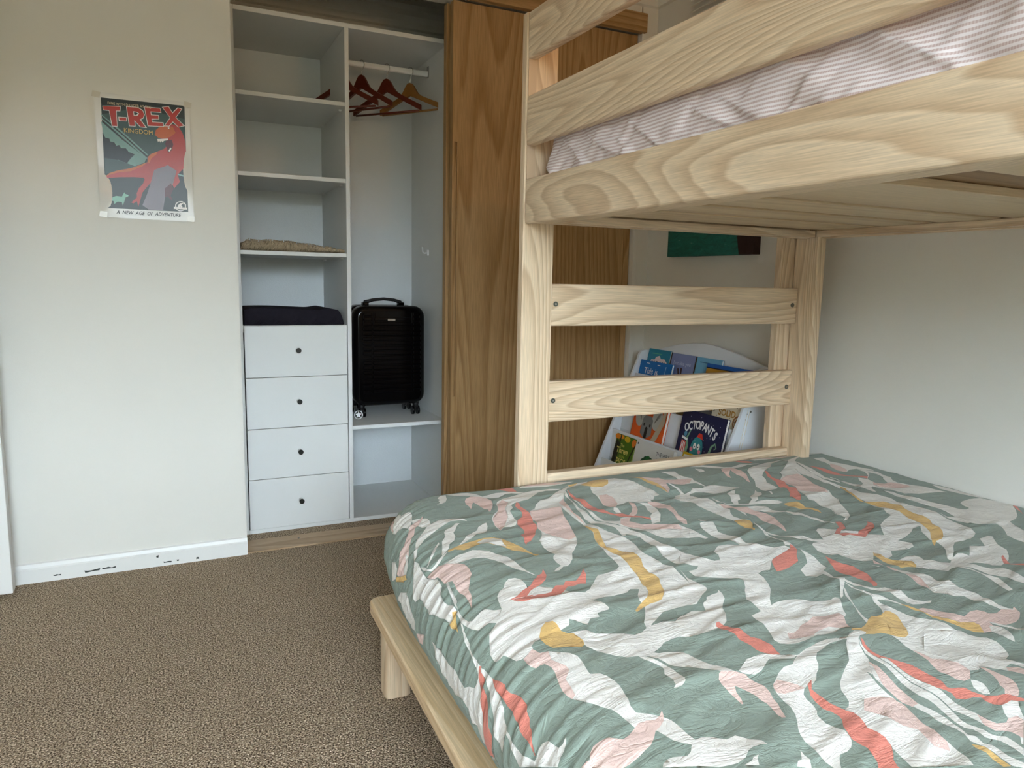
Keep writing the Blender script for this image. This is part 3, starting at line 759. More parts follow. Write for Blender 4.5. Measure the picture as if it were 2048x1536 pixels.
# ------------------------------------------------------------------ duvet with its printed pattern, one cut polygon per motif
PATTERN = """0 984,3604 1020,3616 1068,3640 1056,3570 1091,3556 1107,3522 1097,3471 1073,3400 1044,3332 1030,3332 1029,3373 1016,3412 993,3431 969,3437 961,3496 970,3588
1 984,3604 1020,3616 1000,3580 968,3504 974,3596
0 1073,3400 1096,3387 1118,3361 1134,3333 1132,3281 1122,3239 1099,3234 1081,3255 1069,3310 1061,3353
0 1110,3242 1125,3248 1174,3258 1205,3244 1241,3242 1277,3207 1285,3170 1254,3179 1203,3183 1137,3156 1085,3134 1039,3113 1012,3101 986,3070 965,3038 944,3000 938,3018 969,3078 1003,3144 1030,3174 1065,3196 1093,3227
1 1133,3391 1119,3359 1079,3312 1055,3289 1026,3240 993,3198 968,3160 939,3113 913,3065 886,3028 869,3009 835,3117 834,3160 870,3179 918,3208 951,3243 982,3261 1001,3281 1028,3328 1050,3349 1076,3367 1101,3362
0 936,3148 939,3113 877,3008 862,3055 907,3109
3 826,3134 874,3017 861,2990 839,3012 803,3136
0 850,3318 874,3230 852,3189 806,3166 785,3210 818,3257
0 1260,3664 1308,3640 1349,3657 1332,3593 1324,3557 1296,3503 1269,3487 1241,3487 1267,3511 1272,3546 1287,3561 1281,3587 1296,3615 1313,3641 1291,3677
0 1332,3664 1380,3664 1440,3652 1466,3622 1499,3572 1515,3521 1563,3536 1606,3548 1656,3534 1714,3495 1742,3465 1707,3462 1674,3491 1641,3501 1586,3463 1546,3477 1513,3496 1475,3525 1436,3563 1382,3600 1352,3653
1 1396,3480 1414,3510 1450,3531 1500,3520 1521,3492 1526,3431 1510,3370 1478,3301 1439,3238 1432,3242 1443,3277 1437,3308 1438,3351 1437,3411 1433,3452 1408,3411 1386,3358 1379,3362 1386,3394 1384,3433
2 1632,3616 1692,3616 1726,3581 1714,3504 1680,3533 1647,3588
0 1402,3139 1428,3178 1477,3231 1497,3276 1514,3338 1541,3383 1586,3421 1658,3438 1744,3468 1799,3481 1842,3473 1904,3476 1963,3448 1921,3435 1866,3451 1810,3436 1770,3397 1730,3355 1697,3327 1647,3318 1604,3304 1573,3277 1559,3228 1523,3186 1515,3118 1502,3060 1480,3028 1451,3019 1417,3025 1378,2981 1374,2983 1382,3014 1389,3071
1 1406,3137 1475,3225 1520,3335 1568,3383 1586,3343 1519,3236 1492,3143 1436,3058 1383,2990 1389,3071
2 1591,3268 1618,3311 1628,3298 1610,3243 1614,3178 1612,3131 1593,3076 1571,3024 1564,2977 1548,2938 1522,2904 1493,2851 1449,2808 1427,2799 1410,2776 1416,2804 1431,2840 1443,2900 1470,2914 1483,2949 1489,3030 1509,3069 1554,3110 1574,3152 1578,3232
0 1138,3093 1157,3113 1190,3128 1223,3160 1239,3151 1218,3132 1194,3090 1174,3065 1164,3014 1143,2973 1110,2947 1093,2912 1070,2888 1046,2871 1049,2888 1067,2925 1094,3000 1126,3045
0 1135,2903 1187,2958 1207,2981 1235,3011 1284,3043 1306,3079 1350,3104 1359,3106 1349,3068 1326,3021 1301,2999 1260,2986 1229,2958 1179,2929
0 1080,3012 1077,2993 1047,2956 1027,2925 1001,2911 973,2877 963,2877 986,2909 1013,2941 1037,2973
3 1080,2897 1101,2903 1137,2907 1178,2918 1221,2929 1273,2934 1313,2919 1342,2887 1361,2828 1380,2771 1387,2716 1392,2673 1393,2615 1382,2630 1378,2690 1351,2720 1324,2749 1301,2797 1278,2830 1255,2847 1224,2863 1179,2845 1139,2838 1109,2874 1079,2876
0 1269,2925 1310,2912 1336,2879 1324,2832 1319,2787 1289,2821 1257,2851 1228,2872 1226,2905
0 1074,2883 1059,2863 1022,2840 987,2826 966,2830 948,2866 942,2896 946,2917 958,2899 960,2869 971,2840 994,2842 1024,2856 1046,2871
0 1024,2806 1058,2803 1099,2812 1132,2803 1165,2811 1196,2796 1225,2761 1248,2729 1275,2677 1276,2601 1272,2549 1275,2504 1292,2448 1283,2457 1266,2500 1245,2537 1228,2590 1221,2639 1208,2674 1177,2708 1139,2730 1098,2736 1071,2743 1044,2766
0 942,3016 950,2961 937,2898 932,2811 958,2750 962,2742 963,2704 956,2675 933,2630 923,2570 926,2538 939,2510 939,2475 928,2446 916,2426 894,2374 886,2357 889,2384 875,2422 881,2465 879,2507 867,2537 861,2576 844,2624 846,2676 846,2708 850,2755 845,2794 820,2814 826,2843 863,2886
3 921,2476 936,2466 916,2426 894,2374 886,2357 889,2384 877,2417 880,2446 901,2451
1 934,2825 964,2825 1002,2821 1036,2787 1071,2743 1087,2710 1089,2662 1080,2610 1058,2572 1037,2542 1023,2513 1018,2473 1005,2432 982,2388 983,2402 993,2452 997,2500 990,2536 991,2565 997,2605 1001,2640 984,2655 970,2672 972,2714 969,2756 958,2763 959,2752 942,2788
0 976,2661 986,2656 974,2580 963,2513 943,2467 945,2495 960,2568 967,2610
0 943,2467 939,2424 936,2387 942,2350 955,2329 975,2329 997,2335 1016,2331 1038,2297 1061,2276 1034,2240 1012,2223 992,2246 971,2254 947,2269 932,2301 925,2335 920,2375 923,2413 930,2450
0 919,2385 919,2365 908,2331 901,2293 891,2262 882,2230 878,2189 876,2157 868,2168 870,2193 876,2230 884,2288 897,2326
0 764,2556 771,2495 776,2441 768,2349 778,2286 771,2235 768,2179 787,2149 800,2113 820,2103 840,2107 854,2129 867,2184 872,2168 873,2127 858,2116 845,2088 813,2063 764,2034 725,2006 682,2006 630,1996 624,1924 612,1960 624,2020 612,2104 663,2105 655,2141 692,2150 721,2189 654,2330 664,2345 678,2387 695,2429 708,2468 727,2490 744,2529
2 869,2132 875,2122 865,2113 852,2074 833,2056 816,2028 799,1990 780,1967 752,1960 727,1943 674,1950 624,1972 629,2011 674,2018 725,2006 752,2031 785,2046 813,2063 841,2105 855,2123
0 869,2122 875,2095 877,2057 875,2035 869,2014 864,1977 858,1939 842,1905 820,1885 807,1864 803,1826 795,1799 791,1769 796,1723 807,1698 814,1667 828,1663 851,1668 870,1664 886,1652 891,1635 893,1615 899,1595 913,1589 924,1595 933,1598 923,1585 903,1573 886,1571 864,1556 751,1736 763,1762 778,1790 786,1822 792,1849 794,1859 788,1853 756,1852 719,1864 736,1884 744,1910 780,1934 796,1952 824,1972 839,2014 846,2042 855,2078 861,2105
2 877,2037 878,2019 891,1986 896,1955 890,1935 892,1909 905,1874 910,1847 907,1815 897,1787 887,1768 874,1748 869,1730 851,1703 827,1672 823,1679 838,1701 839,1728 836,1757 841,1778 851,1804 849,1824 858,1862 856,1889 864,1928 864,1983 869,2014
0 779,3050 816,2943 804,2901 779,2856 750,2806 724,2787 692,2798 684,2812 684,2860 708,2920 704,3017 732,3088
1 702,2765 739,2671 654,2711 660,2704 636,2804
0 1625,3165 1668,3197 1696,3239 1746,3286 1801,3301 1860,3350 1908,3403 1957,3437 2037,3489 2127,3519 2183,3525 2124,3470 2052,3462 1993,3430 1952,3393 1905,3317 1874,3253 1830,3127 1801,3030 1799,2965 1786,2884 1804,2815 1772,2749 1751,2771 1765,2870 1771,2993 1786,3106 1813,3234 1787,3133 1734,3013 1713,2922 1689,2851 1659,2763 1634,2711 1609,2671 1572,2628 1541,2595 1500,2521 1470,2491 1451,2478 1435,2482 1402,2455 1377,2455 1405,2480 1429,2490 1425,2523 1433,2565 1445,2587 1462,2597 1467,2663 1469,2724 1484,2790 1525,2846 1546,2891 1551,2936 1577,2995 1588,3065 1609,3133
1 1625,3165 1671,3168 1735,3161 1779,3151 1787,3133 1734,3013 1713,2922 1689,2851 1659,2763 1616,2753 1579,2795 1555,2864 1550,2901 1551,2936 1577,2995 1588,3065
1 1833,3240 1891,3292 1867,3241 1830,3127 1801,3030 1799,2965 1779,2887 1782,2936 1794,3033 1804,3138
0 1770,2880 1792,2880 1804,2815 1817,2740 1838,2642 1844,2596 1830,2539 1808,2478 1799,2442 1809,2390 1815,2323 1823,2266 1814,2219 1807,2171 1795,2128 1836,2237 1819,2168 1827,2116 1829,2068 1816,2050 1772,2023 1702,1972 1670,1982 1637,1985 1614,1986 1558,1980 1519,1954 1485,1927 1461,1914 1449,1902 1433,1904 1445,1935 1489,1989 1530,2050 1531,2085 1560,2136 1596,2178 1567,2197 1539,2177 1501,2174 1467,2169 1433,2164 1374,2162 1363,2193 1383,2227 1419,2247 1460,2296 1450,2280 1485,2319 1517,2348 1545,2346 1577,2338 1604,2345 1630,2367 1643,2409 1656,2448 1661,2503 1679,2562 1692,2627 1714,2690 1751,2771
0 1368,2191 1383,2227 1354,2235 1338,2254 1328,2279 1293,2289 1297,2321 1255,2351 1209,2360 1217,2390 1217,2431 1201,2455 1173,2453 1148,2434 1130,2406 1106,2393 1085,2367 1074,2333 1061,2276 1034,2240 1012,2223 991,2209 968,2193 944,2160 923,2115 917,2079 924,2057 940,2051 955,2051 961,2037 966,2008 972,1984 991,1970 1027,1978 1040,1985 1040,1996 1060,2010 1081,2010 1176,2036 1213,2048 1226,2070 1270,2018 1289,2040 1300,2051 1333,2043 1342,2072 1390,2071 1398,2083 1400,2117 1374,2162
0 1195,2005 1219,2004 1246,1988 1269,1961 1321,1934 1343,1908 1371,1884 1400,1885 1433,1904 1459,1909 1502,1905 1543,1890 1578,1917 1611,1933 1606,1927 1649,1934 1703,1923 1716,1951 1728,1966 1755,1980 1768,1996 1798,2005 1834,2012 1852,2027 1850,2005 1831,1969 1797,1940 1756,1896 1738,1859 1701,1813 1674,1796 1635,1786 1586,1775 1545,1773 1508,1780 1489,1796 1465,1801 1424,1797 1405,1784 1384,1773 1358,1762 1371,1750 1398,1747 1423,1734 1435,1715 1445,1694 1446,1665 1447,1629 1454,1608 1473,1589 1488,1562 1494,1544 1459,1548 1446,1562 1427,1581 1403,1612 1385,1638 1360,1659 1353,1677 1351,1693 1343,1718 1327,1741 1303,1756 1270,1781 1245,1801 1221,1827 1206,1859 1192,1893 1193,1910 1203,1956
3 1088,2030 1115,2069 1146,2094 1170,2086 1172,2062 1173,2031 1185,2010 1203,1998 1206,1972 1204,1938 1193,1910 1176,1901 1138,1926 1117,1930 1092,1943 1083,1976 1081,2010
3 1767,2881 1765,2822 1785,2777 1762,2720 1728,2640 1710,2587 1726,2548 1741,2510 1766,2477 1767,2438 1753,2389 1728,2338 1720,2289 1724,2253 1716,2215 1690,2171 1676,2132 1660,2106 1620,2068 1591,2061 1561,2059 1516,2043 1475,2020 1476,2030 1516,2064 1572,2093 1612,2139 1630,2184 1629,2203 1655,2272 1668,2334 1678,2382 1693,2457 1692,2516 1690,2567 1693,2616 1714,2690 1749,2761 1753,2829
2 1105,2308 1141,2315 1185,2353 1230,2376 1260,2408 1288,2435 1293,2444 1320,2455 1342,2486 1330,2433 1303,2389 1267,2360 1236,2352 1244,2357 1210,2336 1178,2304 1140,2301
2 1116,2303 1159,2298 1195,2306 1223,2295 1186,2292 1210,2302 1243,2289 1274,2291 1298,2317 1316,2331 1346,2323 1366,2345 1407,2332 1447,2363 1486,2411 1470,2360 1435,2304 1411,2309 1370,2298 1353,2304 1316,2270 1290,2246 1265,2237 1232,2243 1198,2253 1170,2261 1170,2257 1143,2267 1121,2288
0 1298,1758 1310,1750 1327,1728 1332,1710 1341,1690 1343,1670 1344,1644 1342,1626 1341,1603 1333,1575 1327,1564 1306,1552 1283,1551 1277,1554 1292,1564 1297,1580 1304,1589 1305,1612 1305,1635 1323,1660 1328,1677 1321,1696 1310,1716 1301,1736
1 1440,1551 1455,1557 1494,1544 1518,1525 1518,1511 1520,1487 1528,1458 1520,1429 1508,1405 1503,1382 1489,1357 1475,1332 1466,1317 1457,1322 1461,1343 1473,1373 1476,1396 1471,1411 1471,1436 1465,1461 1453,1485 1447,1492 1435,1472 1427,1442 1417,1424 1413,1426 1416,1451 1414,1474 1414,1491 1416,1513 1423,1532
0 1506,1541 1539,1563 1582,1588 1610,1589 1646,1586 1676,1571 1703,1552 1733,1534 1717,1525 1697,1524 1669,1544 1641,1555 1621,1546 1605,1534 1572,1517 1545,1514 1520,1526
0 1554,1451 1592,1474 1611,1487 1645,1499 1680,1498 1699,1511 1726,1527 1755,1539 1788,1551 1831,1559 1873,1541 1841,1528 1803,1518 1769,1491 1754,1468 1733,1449 1711,1436 1681,1410 1657,1400 1645,1406 1619,1396 1599,1380 1592,1363 1590,1338 1578,1312 1566,1302 1560,1289 1557,1264 1563,1238 1566,1211 1559,1188 1547,1173 1530,1161 1509,1155 1487,1156 1475,1149 1459,1134 1442,1115 1429,1122 1429,1152 1434,1186 1438,1225 1447,1249 1462,1270 1486,1296 1503,1318 1516,1347 1524,1380 1531,1410 1542,1436
1 1554,1451 1582,1464 1603,1436 1617,1420 1624,1398 1593,1401 1552,1404 1535,1417 1542,1436
0 1728,1532 1759,1537 1805,1554 1862,1568 1905,1572 1938,1561 1938,1557 1969,1538 1957,1528 1928,1546 1892,1545 1911,1550 1864,1539 1813,1524 1785,1505 1743,1509
2 1654,1812 1669,1817 1670,1792 1684,1769 1691,1739 1693,1708 1690,1687 1709,1669 1713,1641 1710,1615 1702,1587 1697,1563 1672,1573 1649,1593 1647,1615 1651,1646 1649,1668 1647,1692 1655,1722 1647,1750 1643,1776 1642,1797
0 1115,1748 1141,1733 1153,1713 1157,1680 1155,1649 1150,1625 1140,1595 1133,1573 1123,1546 1124,1521 1148,1501 1164,1483 1178,1467 1187,1448 1188,1419 1187,1383 1190,1352 1211,1355 1234,1349 1250,1335 1266,1320 1296,1323 1305,1315 1318,1292 1324,1287 1337,1272 1337,1251 1320,1260 1297,1261 1280,1257 1254,1240 1225,1235 1204,1239 1177,1248 1060,1317 1071,1329 1087,1334 1102,1332 1134,1314 1150,1321 1168,1340 1154,1357 1140,1381 1134,1406 1128,1434 1103,1452 1087,1475 1084,1496 1084,1523 1081,1545 1076,1569 1066,1594 1053,1623 1044,1635 1018,1685 1011,1710 1012,1741 1018,1770 1028,1802 1037,1832 1039,1860 1031,1888 1018,1897 1003,1898 993,1912 991,1936 992,1967 1015,1974 1037,1986 1046,1948 1069,1930 1101,1904 1120,1882 1131,1851 1130,1816 1120,1781 1115,1755
1 992,1967 1015,1974 1037,1986 1046,1948 1069,1930 1057,1888 1068,1856 1078,1833 1075,1804 1044,1775 1039,1734 1031,1697 1016,1691 1011,1710 1012,1741 1018,1770 1028,1802 1037,1832 1039,1860 1031,1888 1018,1897 1003,1898 993,1912 991,1936
1 1190,1494 1182,1476 1167,1456 1147,1443 1124,1433 1106,1414 1083,1397 1060,1392 1035,1385 1004,1384 986,1388 926,1464 909,1488 931,1483 938,1477 951,1494 968,1505 987,1504 1007,1495 1014,1488 1040,1462 1060,1462 1081,1471 1104,1482 1128,1480 1151,1472 1170,1478
0 1402,1205 1396,1188 1395,1169 1378,1147 1346,1163 1360,1174 1375,1176
0 1230,1221 1260,1224 1273,1233 1291,1233 1278,1225 1264,1204
0 1929,1517 1892,1479 1861,1446 1820,1424 1772,1397 1736,1373 1710,1346 1699,1321 1688,1301 1672,1288 1648,1281 1656,1264 1650,1240 1641,1217 1632,1196 1637,1171 1634,1151 1635,1150 1628,1126 1617,1107 1612,1090 1607,1069 1593,1039 1725,973 1742,998 1758,1034 1766,1068 1777,1110 1782,1144 1799,1184 1816,1224 1818,1236 1819,1273 1828,1313 1837,1346 1918,1422 1937,1455 1961,1492 1967,1501
0 1909,1421 1902,1379 1891,1336 1877,1292 1867,1253 1858,1214 1862,1196 1868,1173 1866,1138 1858,1111 1853,1091 1839,1061 1852,1048 1841,1021 1858,1010 1856,988 1848,964 1859,934 1837,921 1812,934 1823,962 1831,992 1830,1009 1822,1028 1819,1041 1833,1067 1837,1091 1835,1117 1832,1142 1840,1169 1834,1200 1831,1226 1822,1238 1823,1276 1832,1316 1837,1341
1 1909,1421 1902,1379 1891,1336 1877,1292 1867,1253 1858,1214 1829,1210 1822,1238 1823,1276 1835,1311 1887,1381
1 1735,1290 1782,1277 1817,1249 1816,1224 1799,1184 1782,1144 1777,1110 1766,1068 1740,1042 1711,1064 1745,1131 1721,1158 1714,1200 1688,1252
4 1846,1372 1847,1365 1836,1333 1824,1297 1820,1269 1823,1246 1822,1234 1810,1244 1810,1273 1820,1312
3 1808,1032 1822,1019 1830,1009 1828,990 1821,967 1808,935 1792,942 1800,973 1808,995 1800,1015
2 1643,1407 1672,1419 1638,1387 1639,1364 1638,1344 1635,1320 1643,1295 1650,1275 1657,1260 1651,1235 1642,1213 1632,1196 1637,1171 1634,1151 1636,1146 1623,1118 1601,1095 1583,1081 1571,1061 1569,1051 1522,1075 1541,1093 1552,1113 1562,1139 1561,1156 1558,1182 1568,1206 1581,1229 1607,1254 1614,1270 1610,1292 1599,1309 1606,1343 1617,1371 1635,1397
0 1963,1475 1952,1438 1950,1408 1950,1373 1940,1334 1933,1291 1932,1255 1938,1231 1936,1206 1924,1177 1908,1144 1892,1112 1890,1094 1900,1074 1900,1056 1901,1041 1913,1032 1939,1024 1936,997 1924,971 1891,952 1899,975 1904,997 1902,1017 1885,1025 1871,1036 1878,1055 1879,1072 1867,1089 1868,1107 1876,1134 1888,1164 1898,1189 1903,1211 1893,1237 1898,1265 1907,1302 1920,1343 1930,1382 1932,1414 1942,1458
0 1972,1482 1960,1445 1954,1412 1954,1376 1944,1337 1937,1294 1935,1258 1944,1233 1941,1208 1930,1179 1918,1155 1922,1134 1926,1112 1928,1092 1926,1074 1922,1057 1930,1046 1956,1042 1974,1029 1983,1014 1943,987 1944,983 2069,1054 2087,1074 2113,1095 2096,1111 2058,1107 2035,1085 2025,1069 2001,1060 1966,1064 1956,1074 1956,1091 1959,1114 1955,1135 1958,1171 1968,1200 1975,1223 1977,1253 1967,1276 1961,1311 1964,1352 1975,1392 1966,1421 1969,1452
1 1957,1111 1954,1073 1966,1064 2001,1060 2025,1069 2059,1066 2057,1047 1976,1001 1974,1029 1956,1042 1930,1046 1922,1057 1926,1074
4 1966,1478 1956,1441 1952,1410 1952,1375 1942,1336 1935,1292 1933,1257 1941,1232 1939,1207 1927,1178 1931,1180 1942,1208 1944,1233 1937,1259 1938,1295 1946,1338 1956,1378 1955,1413 1962,1446 1973,1484
2 1976,1486 1969,1452 1971,1425 1983,1399 2006,1379 2019,1354 2020,1328 2021,1299 2022,1275 2015,1251 2003,1229 2010,1219 2031,1214 2048,1205 2051,1186 2060,1169 2068,1157 2094,1141 2125,1132 2131,1117 2141,1095 2127,1087 2113,1097 2102,1108 2078,1106 2056,1108 2047,1124 2044,1142 2050,1158 2031,1169 1998,1172 1981,1186 1992,1207 1987,1222 1976,1241 1972,1265 1966,1290 1964,1324 1970,1365 1972,1399 1958,1420 1964,1454 1963,1475
0 2097,1220 2110,1210 2114,1194 2102,1173 2083,1153 2070,1165 2068,1179 2072,1195
1 2208,1265 2216,1249 2215,1220 2215,1197 2214,1174 2198,1149 2165,1123 2138,1110 2131,1121 2119,1135 2136,1145 2148,1166 2177,1194 2189,1217 2198,1242
0 1996,1523 1975,1498 1961,1472 1953,1454 1942,1423 1943,1407 1934,1406 1937,1436 1950,1466 1964,1492
2 2005,1524 2004,1514 1985,1489 1971,1457 1970,1437 1967,1418 1954,1410 1954,1433 1957,1458 1971,1489
0 2343,1762 2335,1729 2325,1697 2323,1664 2329,1634 2332,1599 2340,1569 2361,1554 2388,1530 2393,1496 2389,1460 2391,1429 2407,1405 2423,1363 2414,1304 2400,1288 2359,1273 2342,1244 2356,1218 2336,1207 2323,1238 2280,1229 2317,1196 2278,1174 2271,1191 2263,1214 2232,1237 2224,1255 2206,1268 2194,1253 2171,1249 2147,1254 2101,1223 2075,1225 2062,1239 2063,1267 2060,1292 2075,1324 2090,1348 2103,1389 2108,1419 2110,1439 2126,1478 2131,1505 2226,1605 2290,1670 2312,1717
0 2283,1498 2402,1447 2399,1421 2415,1394 2434,1380 2441,1353 2433,1328 2412,1298 2384,1283 2353,1272 2340,1249 2359,1220 2354,1217 2334,1233 2320,1237 2280,1229 2319,1217 2322,1199 2278,1174 2273,1191 2258,1212 2241,1236 2230,1258 2212,1268 2191,1253 2175,1247 2150,1256 2178,1319 2132,1391
1 2282,1228 2316,1216 2322,1199 2278,1174 2273,1191 2262,1210
1 2207,1268 2209,1240 2210,1218 2216,1198 2215,1175 2195,1148 2161,1122 2138,1110 2136,1124 2121,1137 2141,1149 2145,1165 2165,1183 2185,1207 2195,1232 2202,1255
1 2112,1417 2117,1383 2111,1349 2140,1336 2154,1295 2147,1254 2101,1223 2075,1225 2062,1239 2063,1267 2060,1292 2075,1324 2090,1348 2103,1389
0 1930,1517 1960,1538 1988,1554 2024,1565 2055,1561 2089,1570 2096,1561 2048,1540 2018,1536 1990,1520 1959,1489 1935,1452 1916,1419 1883,1398 1843,1382 1857,1444 1879,1465
3 2042,1590 2089,1588 2126,1603 2172,1628 2206,1642 2216,1631 2235,1627 2286,1648 2299,1639 2298,1613 2277,1583 2250,1550 2228,1523 2199,1494 2177,1485 2160,1481 2141,1495 2129,1515 2109,1529 2077,1531 2046,1538 2065,1551 2047,1570 2019,1570
0 2363,1917 2367,1887 2380,1862 2383,1829 2393,1802 2412,1782 2449,1778 2465,1756 2474,1730 2463,1689 2469,1665 2496,1650 2533,1645 2514,1635 2468,1637 2427,1644 2417,1662 2415,1699 2415,1732 2401,1760 2380,1784 2365,1813 2358,1843 2351,1874
0 2343,1877 2347,1856 2345,1822 2342,1785 2349,1760 2364,1731 2373,1699 2387,1671 2391,1652 2380,1660 2361,1689 2340,1719 2326,1718 2331,1752 2334,1788 2337,1833
0 2318,1856 2302,1832 2275,1798 2239,1755 2216,1715 2197,1683 2178,1651 2172,1628 2144,1611 2164,1644 2183,1675 2214,1717 2234,1757 2260,1797 2290,1829
0 2383,1976 2368,1940 2363,1917 2374,1897 2327,1860 2286,1831 2252,1800 2227,1789 2241,1805 2324,1878 2351,1906 2356,1933 2351,1948
3 2386,1664 2401,1644 2410,1620 2414,1614 2419,1581 2422,1543 2432,1515 2465,1490 2509,1471 2513,1454 2496,1427 2504,1413 2475,1414 2448,1429 2435,1453 2425,1484 2405,1511 2399,1549 2399,1585 2389,1614
1 2416,1615 2445,1617 2461,1592 2478,1568 2494,1533 2521,1513 2575,1527 2611,1526 2627,1509 2628,1492 2657,1484 2706,1496 2745,1480 2769,1490 2757,1470 2746,1454 2692,1425 2647,1412 2593,1412 2569,1430 2566,1454 2549,1431 2562,1407 2546,1372 2524,1346 2505,1331 2494,1348 2499,1382 2503,1406 2475,1414 2513,1454 2509,1471 2465,1490 2435,1518 2413,1559 2406,1590
0 2537,1436 2562,1407 2546,1372 2524,1346 2505,1331 2494,1348 2499,1382 2503,1406
0 2565,1457 2576,1435 2585,1414 2598,1403 2600,1379 2610,1364 2601,1358 2587,1377 2580,1399 2568,1417 2560,1438
0 2679,1630 2680,1580 2692,1566 2700,1537 2703,1498 2744,1476 2759,1478 2737,1491 2733,1523 2738,1560 2735,1583 2748,1609 2743,1635
0 2619,1975 2633,1942 2640,1904 2675,1898 2697,1876 2705,1846 2740,1823 2740,1793 2721,1760 2713,1738 2745,1721 2739,1680 2747,1645 2743,1609 2730,1577 2726,1550 2698,1533 2692,1557 2679,1580 2680,1617 2646,1631 2618,1658 2601,1683 2607,1719 2613,1756 2636,1803 2659,1844 2659,1879 2637,1905 2627,1945
1 2673,2008 2662,1943 2684,1898 2663,1889 2640,1925 2642,1979
1 2667,1850 2685,1825 2672,1788 2610,1703 2612,1733 2620,1761 2636,1803
2 2515,2116 2519,2095 2516,2040 2532,1988 2531,1953 2513,1909 2493,1875 2471,1848 2457,1818 2434,1800 2415,1800 2440,1833 2443,1863 2437,1895 2438,1928 2442,1969 2449,2010 2466,2033 2482,2063
0 1953,1860 1984,1868 2027,1865 2062,1850 2094,1840 2111,1822 2163,1807 2187,1801 2212,1808 2229,1798 2216,1808 2218,1785 2193,1760 2163,1724 2136,1688 2113,1679 2080,1641 2057,1608 2017,1607 1978,1605 1957,1602 1952,1598 1928,1599 1897,1604 1868,1599 1832,1592 1789,1591 1764,1599 1747,1615 1739,1634 1766,1671 1785,1705 1797,1742 1807,1782 1816,1816 1880,1836 1891,1893 1906,1937 1946,1988 1973,2015 1999,2052 1999,2076 1973,2095 1936,2111 1903,2128 1868,2147 1856,2169 1860,2214 1900,2214 1923,2231 1904,2248 1867,2277 1947,2378 1972,2357 1983,2320 1997,2272 2022,2248 2052,2249 2076,2286 2088,2329 2142,2366 2194,2365 2249,2343 2254,2414 2243,2472 2244,2527 2246,2584 2262,2625 2282,2653 2306,2655 2356,2647 2336,2607 2305,2549 2313,2500 2316,2431 2306,2371 2318,2325 2342,2294 2370,2262 2416,2249 2425,2230 2393,2203 2284,2181 2249,2158 2232,2143 2177,2095 2145,2100 2109,2089 2101,2050 2073,1997 2043,1955 1978,1893
1 1831,1667 1857,1662 1894,1676 1917,1691 1977,1709 2009,1722 2057,1714 2125,1712 2118,1683 2080,1641 2057,1608 2017,1607 1997,1644 1931,1630 1885,1609 1843,1615 1799,1626
0 2613,2745 2626,2720 2596,2665 2570,2611 2539,2537 2508,2454 2512,2418 2517,2366 2564,2341 2606,2330 2624,2284 2667,2255 2634,2205 2600,2261 2569,2295 2535,2337 2510,2363 2497,2413 2503,2468 2533,2551 2580,2632 2606,2687
0 2503,2468 2504,2445 2482,2408 2465,2338 2454,2290 2462,2266 2457,2217 2466,2173 2469,2133 2451,2084 2433,2036 2431,2034 2398,2021 2396,1995 2367,1939 2355,1907 2351,1906 2340,1893 2355,1944 2355,1986 2325,1990 2290,2013 2315,2064 2395,2103 2438,2155 2455,2197 2460,2246 2420,2252 2447,2292 2464,2360 2472,2412 2477,2432
2 2265,2170 2314,2188 2380,2209 2428,2229 2454,2258 2460,2246 2442,2203 2396,2163 2361,2121 2348,2113 2290,2092 2238,2078 2195,2074 2208,2100 2241,2148
0 2811,2351 2843,2321 2897,2270 2924,2236 2987,2199 3046,2261 3116,2318 3200,2359 3286,2390 3309,2435 3341,2477 3354,2544 3377,2601 3392,2663 3415,2717 3469,2793 3494,2867 3501,2934 3517,2893 3518,2824 3479,2723 3523,2658 3544,2587 3512,2525 3517,2464 3545,2396 3545,2326 3525,2254 3507,2210 3500,2150 3471,2100 3437,2055 3385,2030 3339,2016 3273,2009 3228,2017 3172,1987 3116,1947 3028,1894 2996,1883 2997,1898 3090,1968 3138,2011 3166,2064 3148,2083 3212,2170 3281,2226 3214,2217 3165,2189 3067,2149 2993,2130 3030,2087 3000,2057 2943,2039 2936,2052 2928,2035 2846,2054 2814,2022 2762,2004 2751,2019 2761,2073 2670,2004 2629,2021 2607,2059 2585,2111 2552,2125 2573,2114 2536,2135 2534,2175 2549,2219 2572,2236 2604,2239 2650,2241 2732,2363 2766,2385 2806,2356 2837,2320
3 3497,2936 3499,2883 3488,2835 3441,2754 3397,2677 3375,2624 3393,2594 3439,2554 3449,2505 3464,2471 3430,2414 3413,2353 3411,2300 3402,2265 3360,2219 3337,2167 3308,2131 3248,2086 3210,2068 3171,2068 3115,2036 3139,2064 3192,2109 3251,2154 3287,2200 3312,2251 3335,2331 3371,2410 3368,2466 3361,2512 3370,2566 3362,2599 3367,2642 3398,2708 3461,2813 3486,2888
2 2932,2429 2968,2428 2943,2388 2896,2334 2846,2319 2797,2282 2842,2263 2886,2257 2927,2286 2991,2307 3056,2342 3083,2369 3091,2340 3058,2304 3024,2282 2941,2246 2876,2210 2852,2237 2830,2257 2780,2250 2773,2292 2825,2328 2873,2355 2914,2400
0 2700,2787 2757,2786 2802,2754 2793,2701 2810,2660 2866,2630 2873,2580 2881,2518 2897,2460 2917,2414 2902,2408 2878,2443 2856,2495 2824,2534 2817,2583 2818,2636 2761,2659 2730,2692 2700,2731
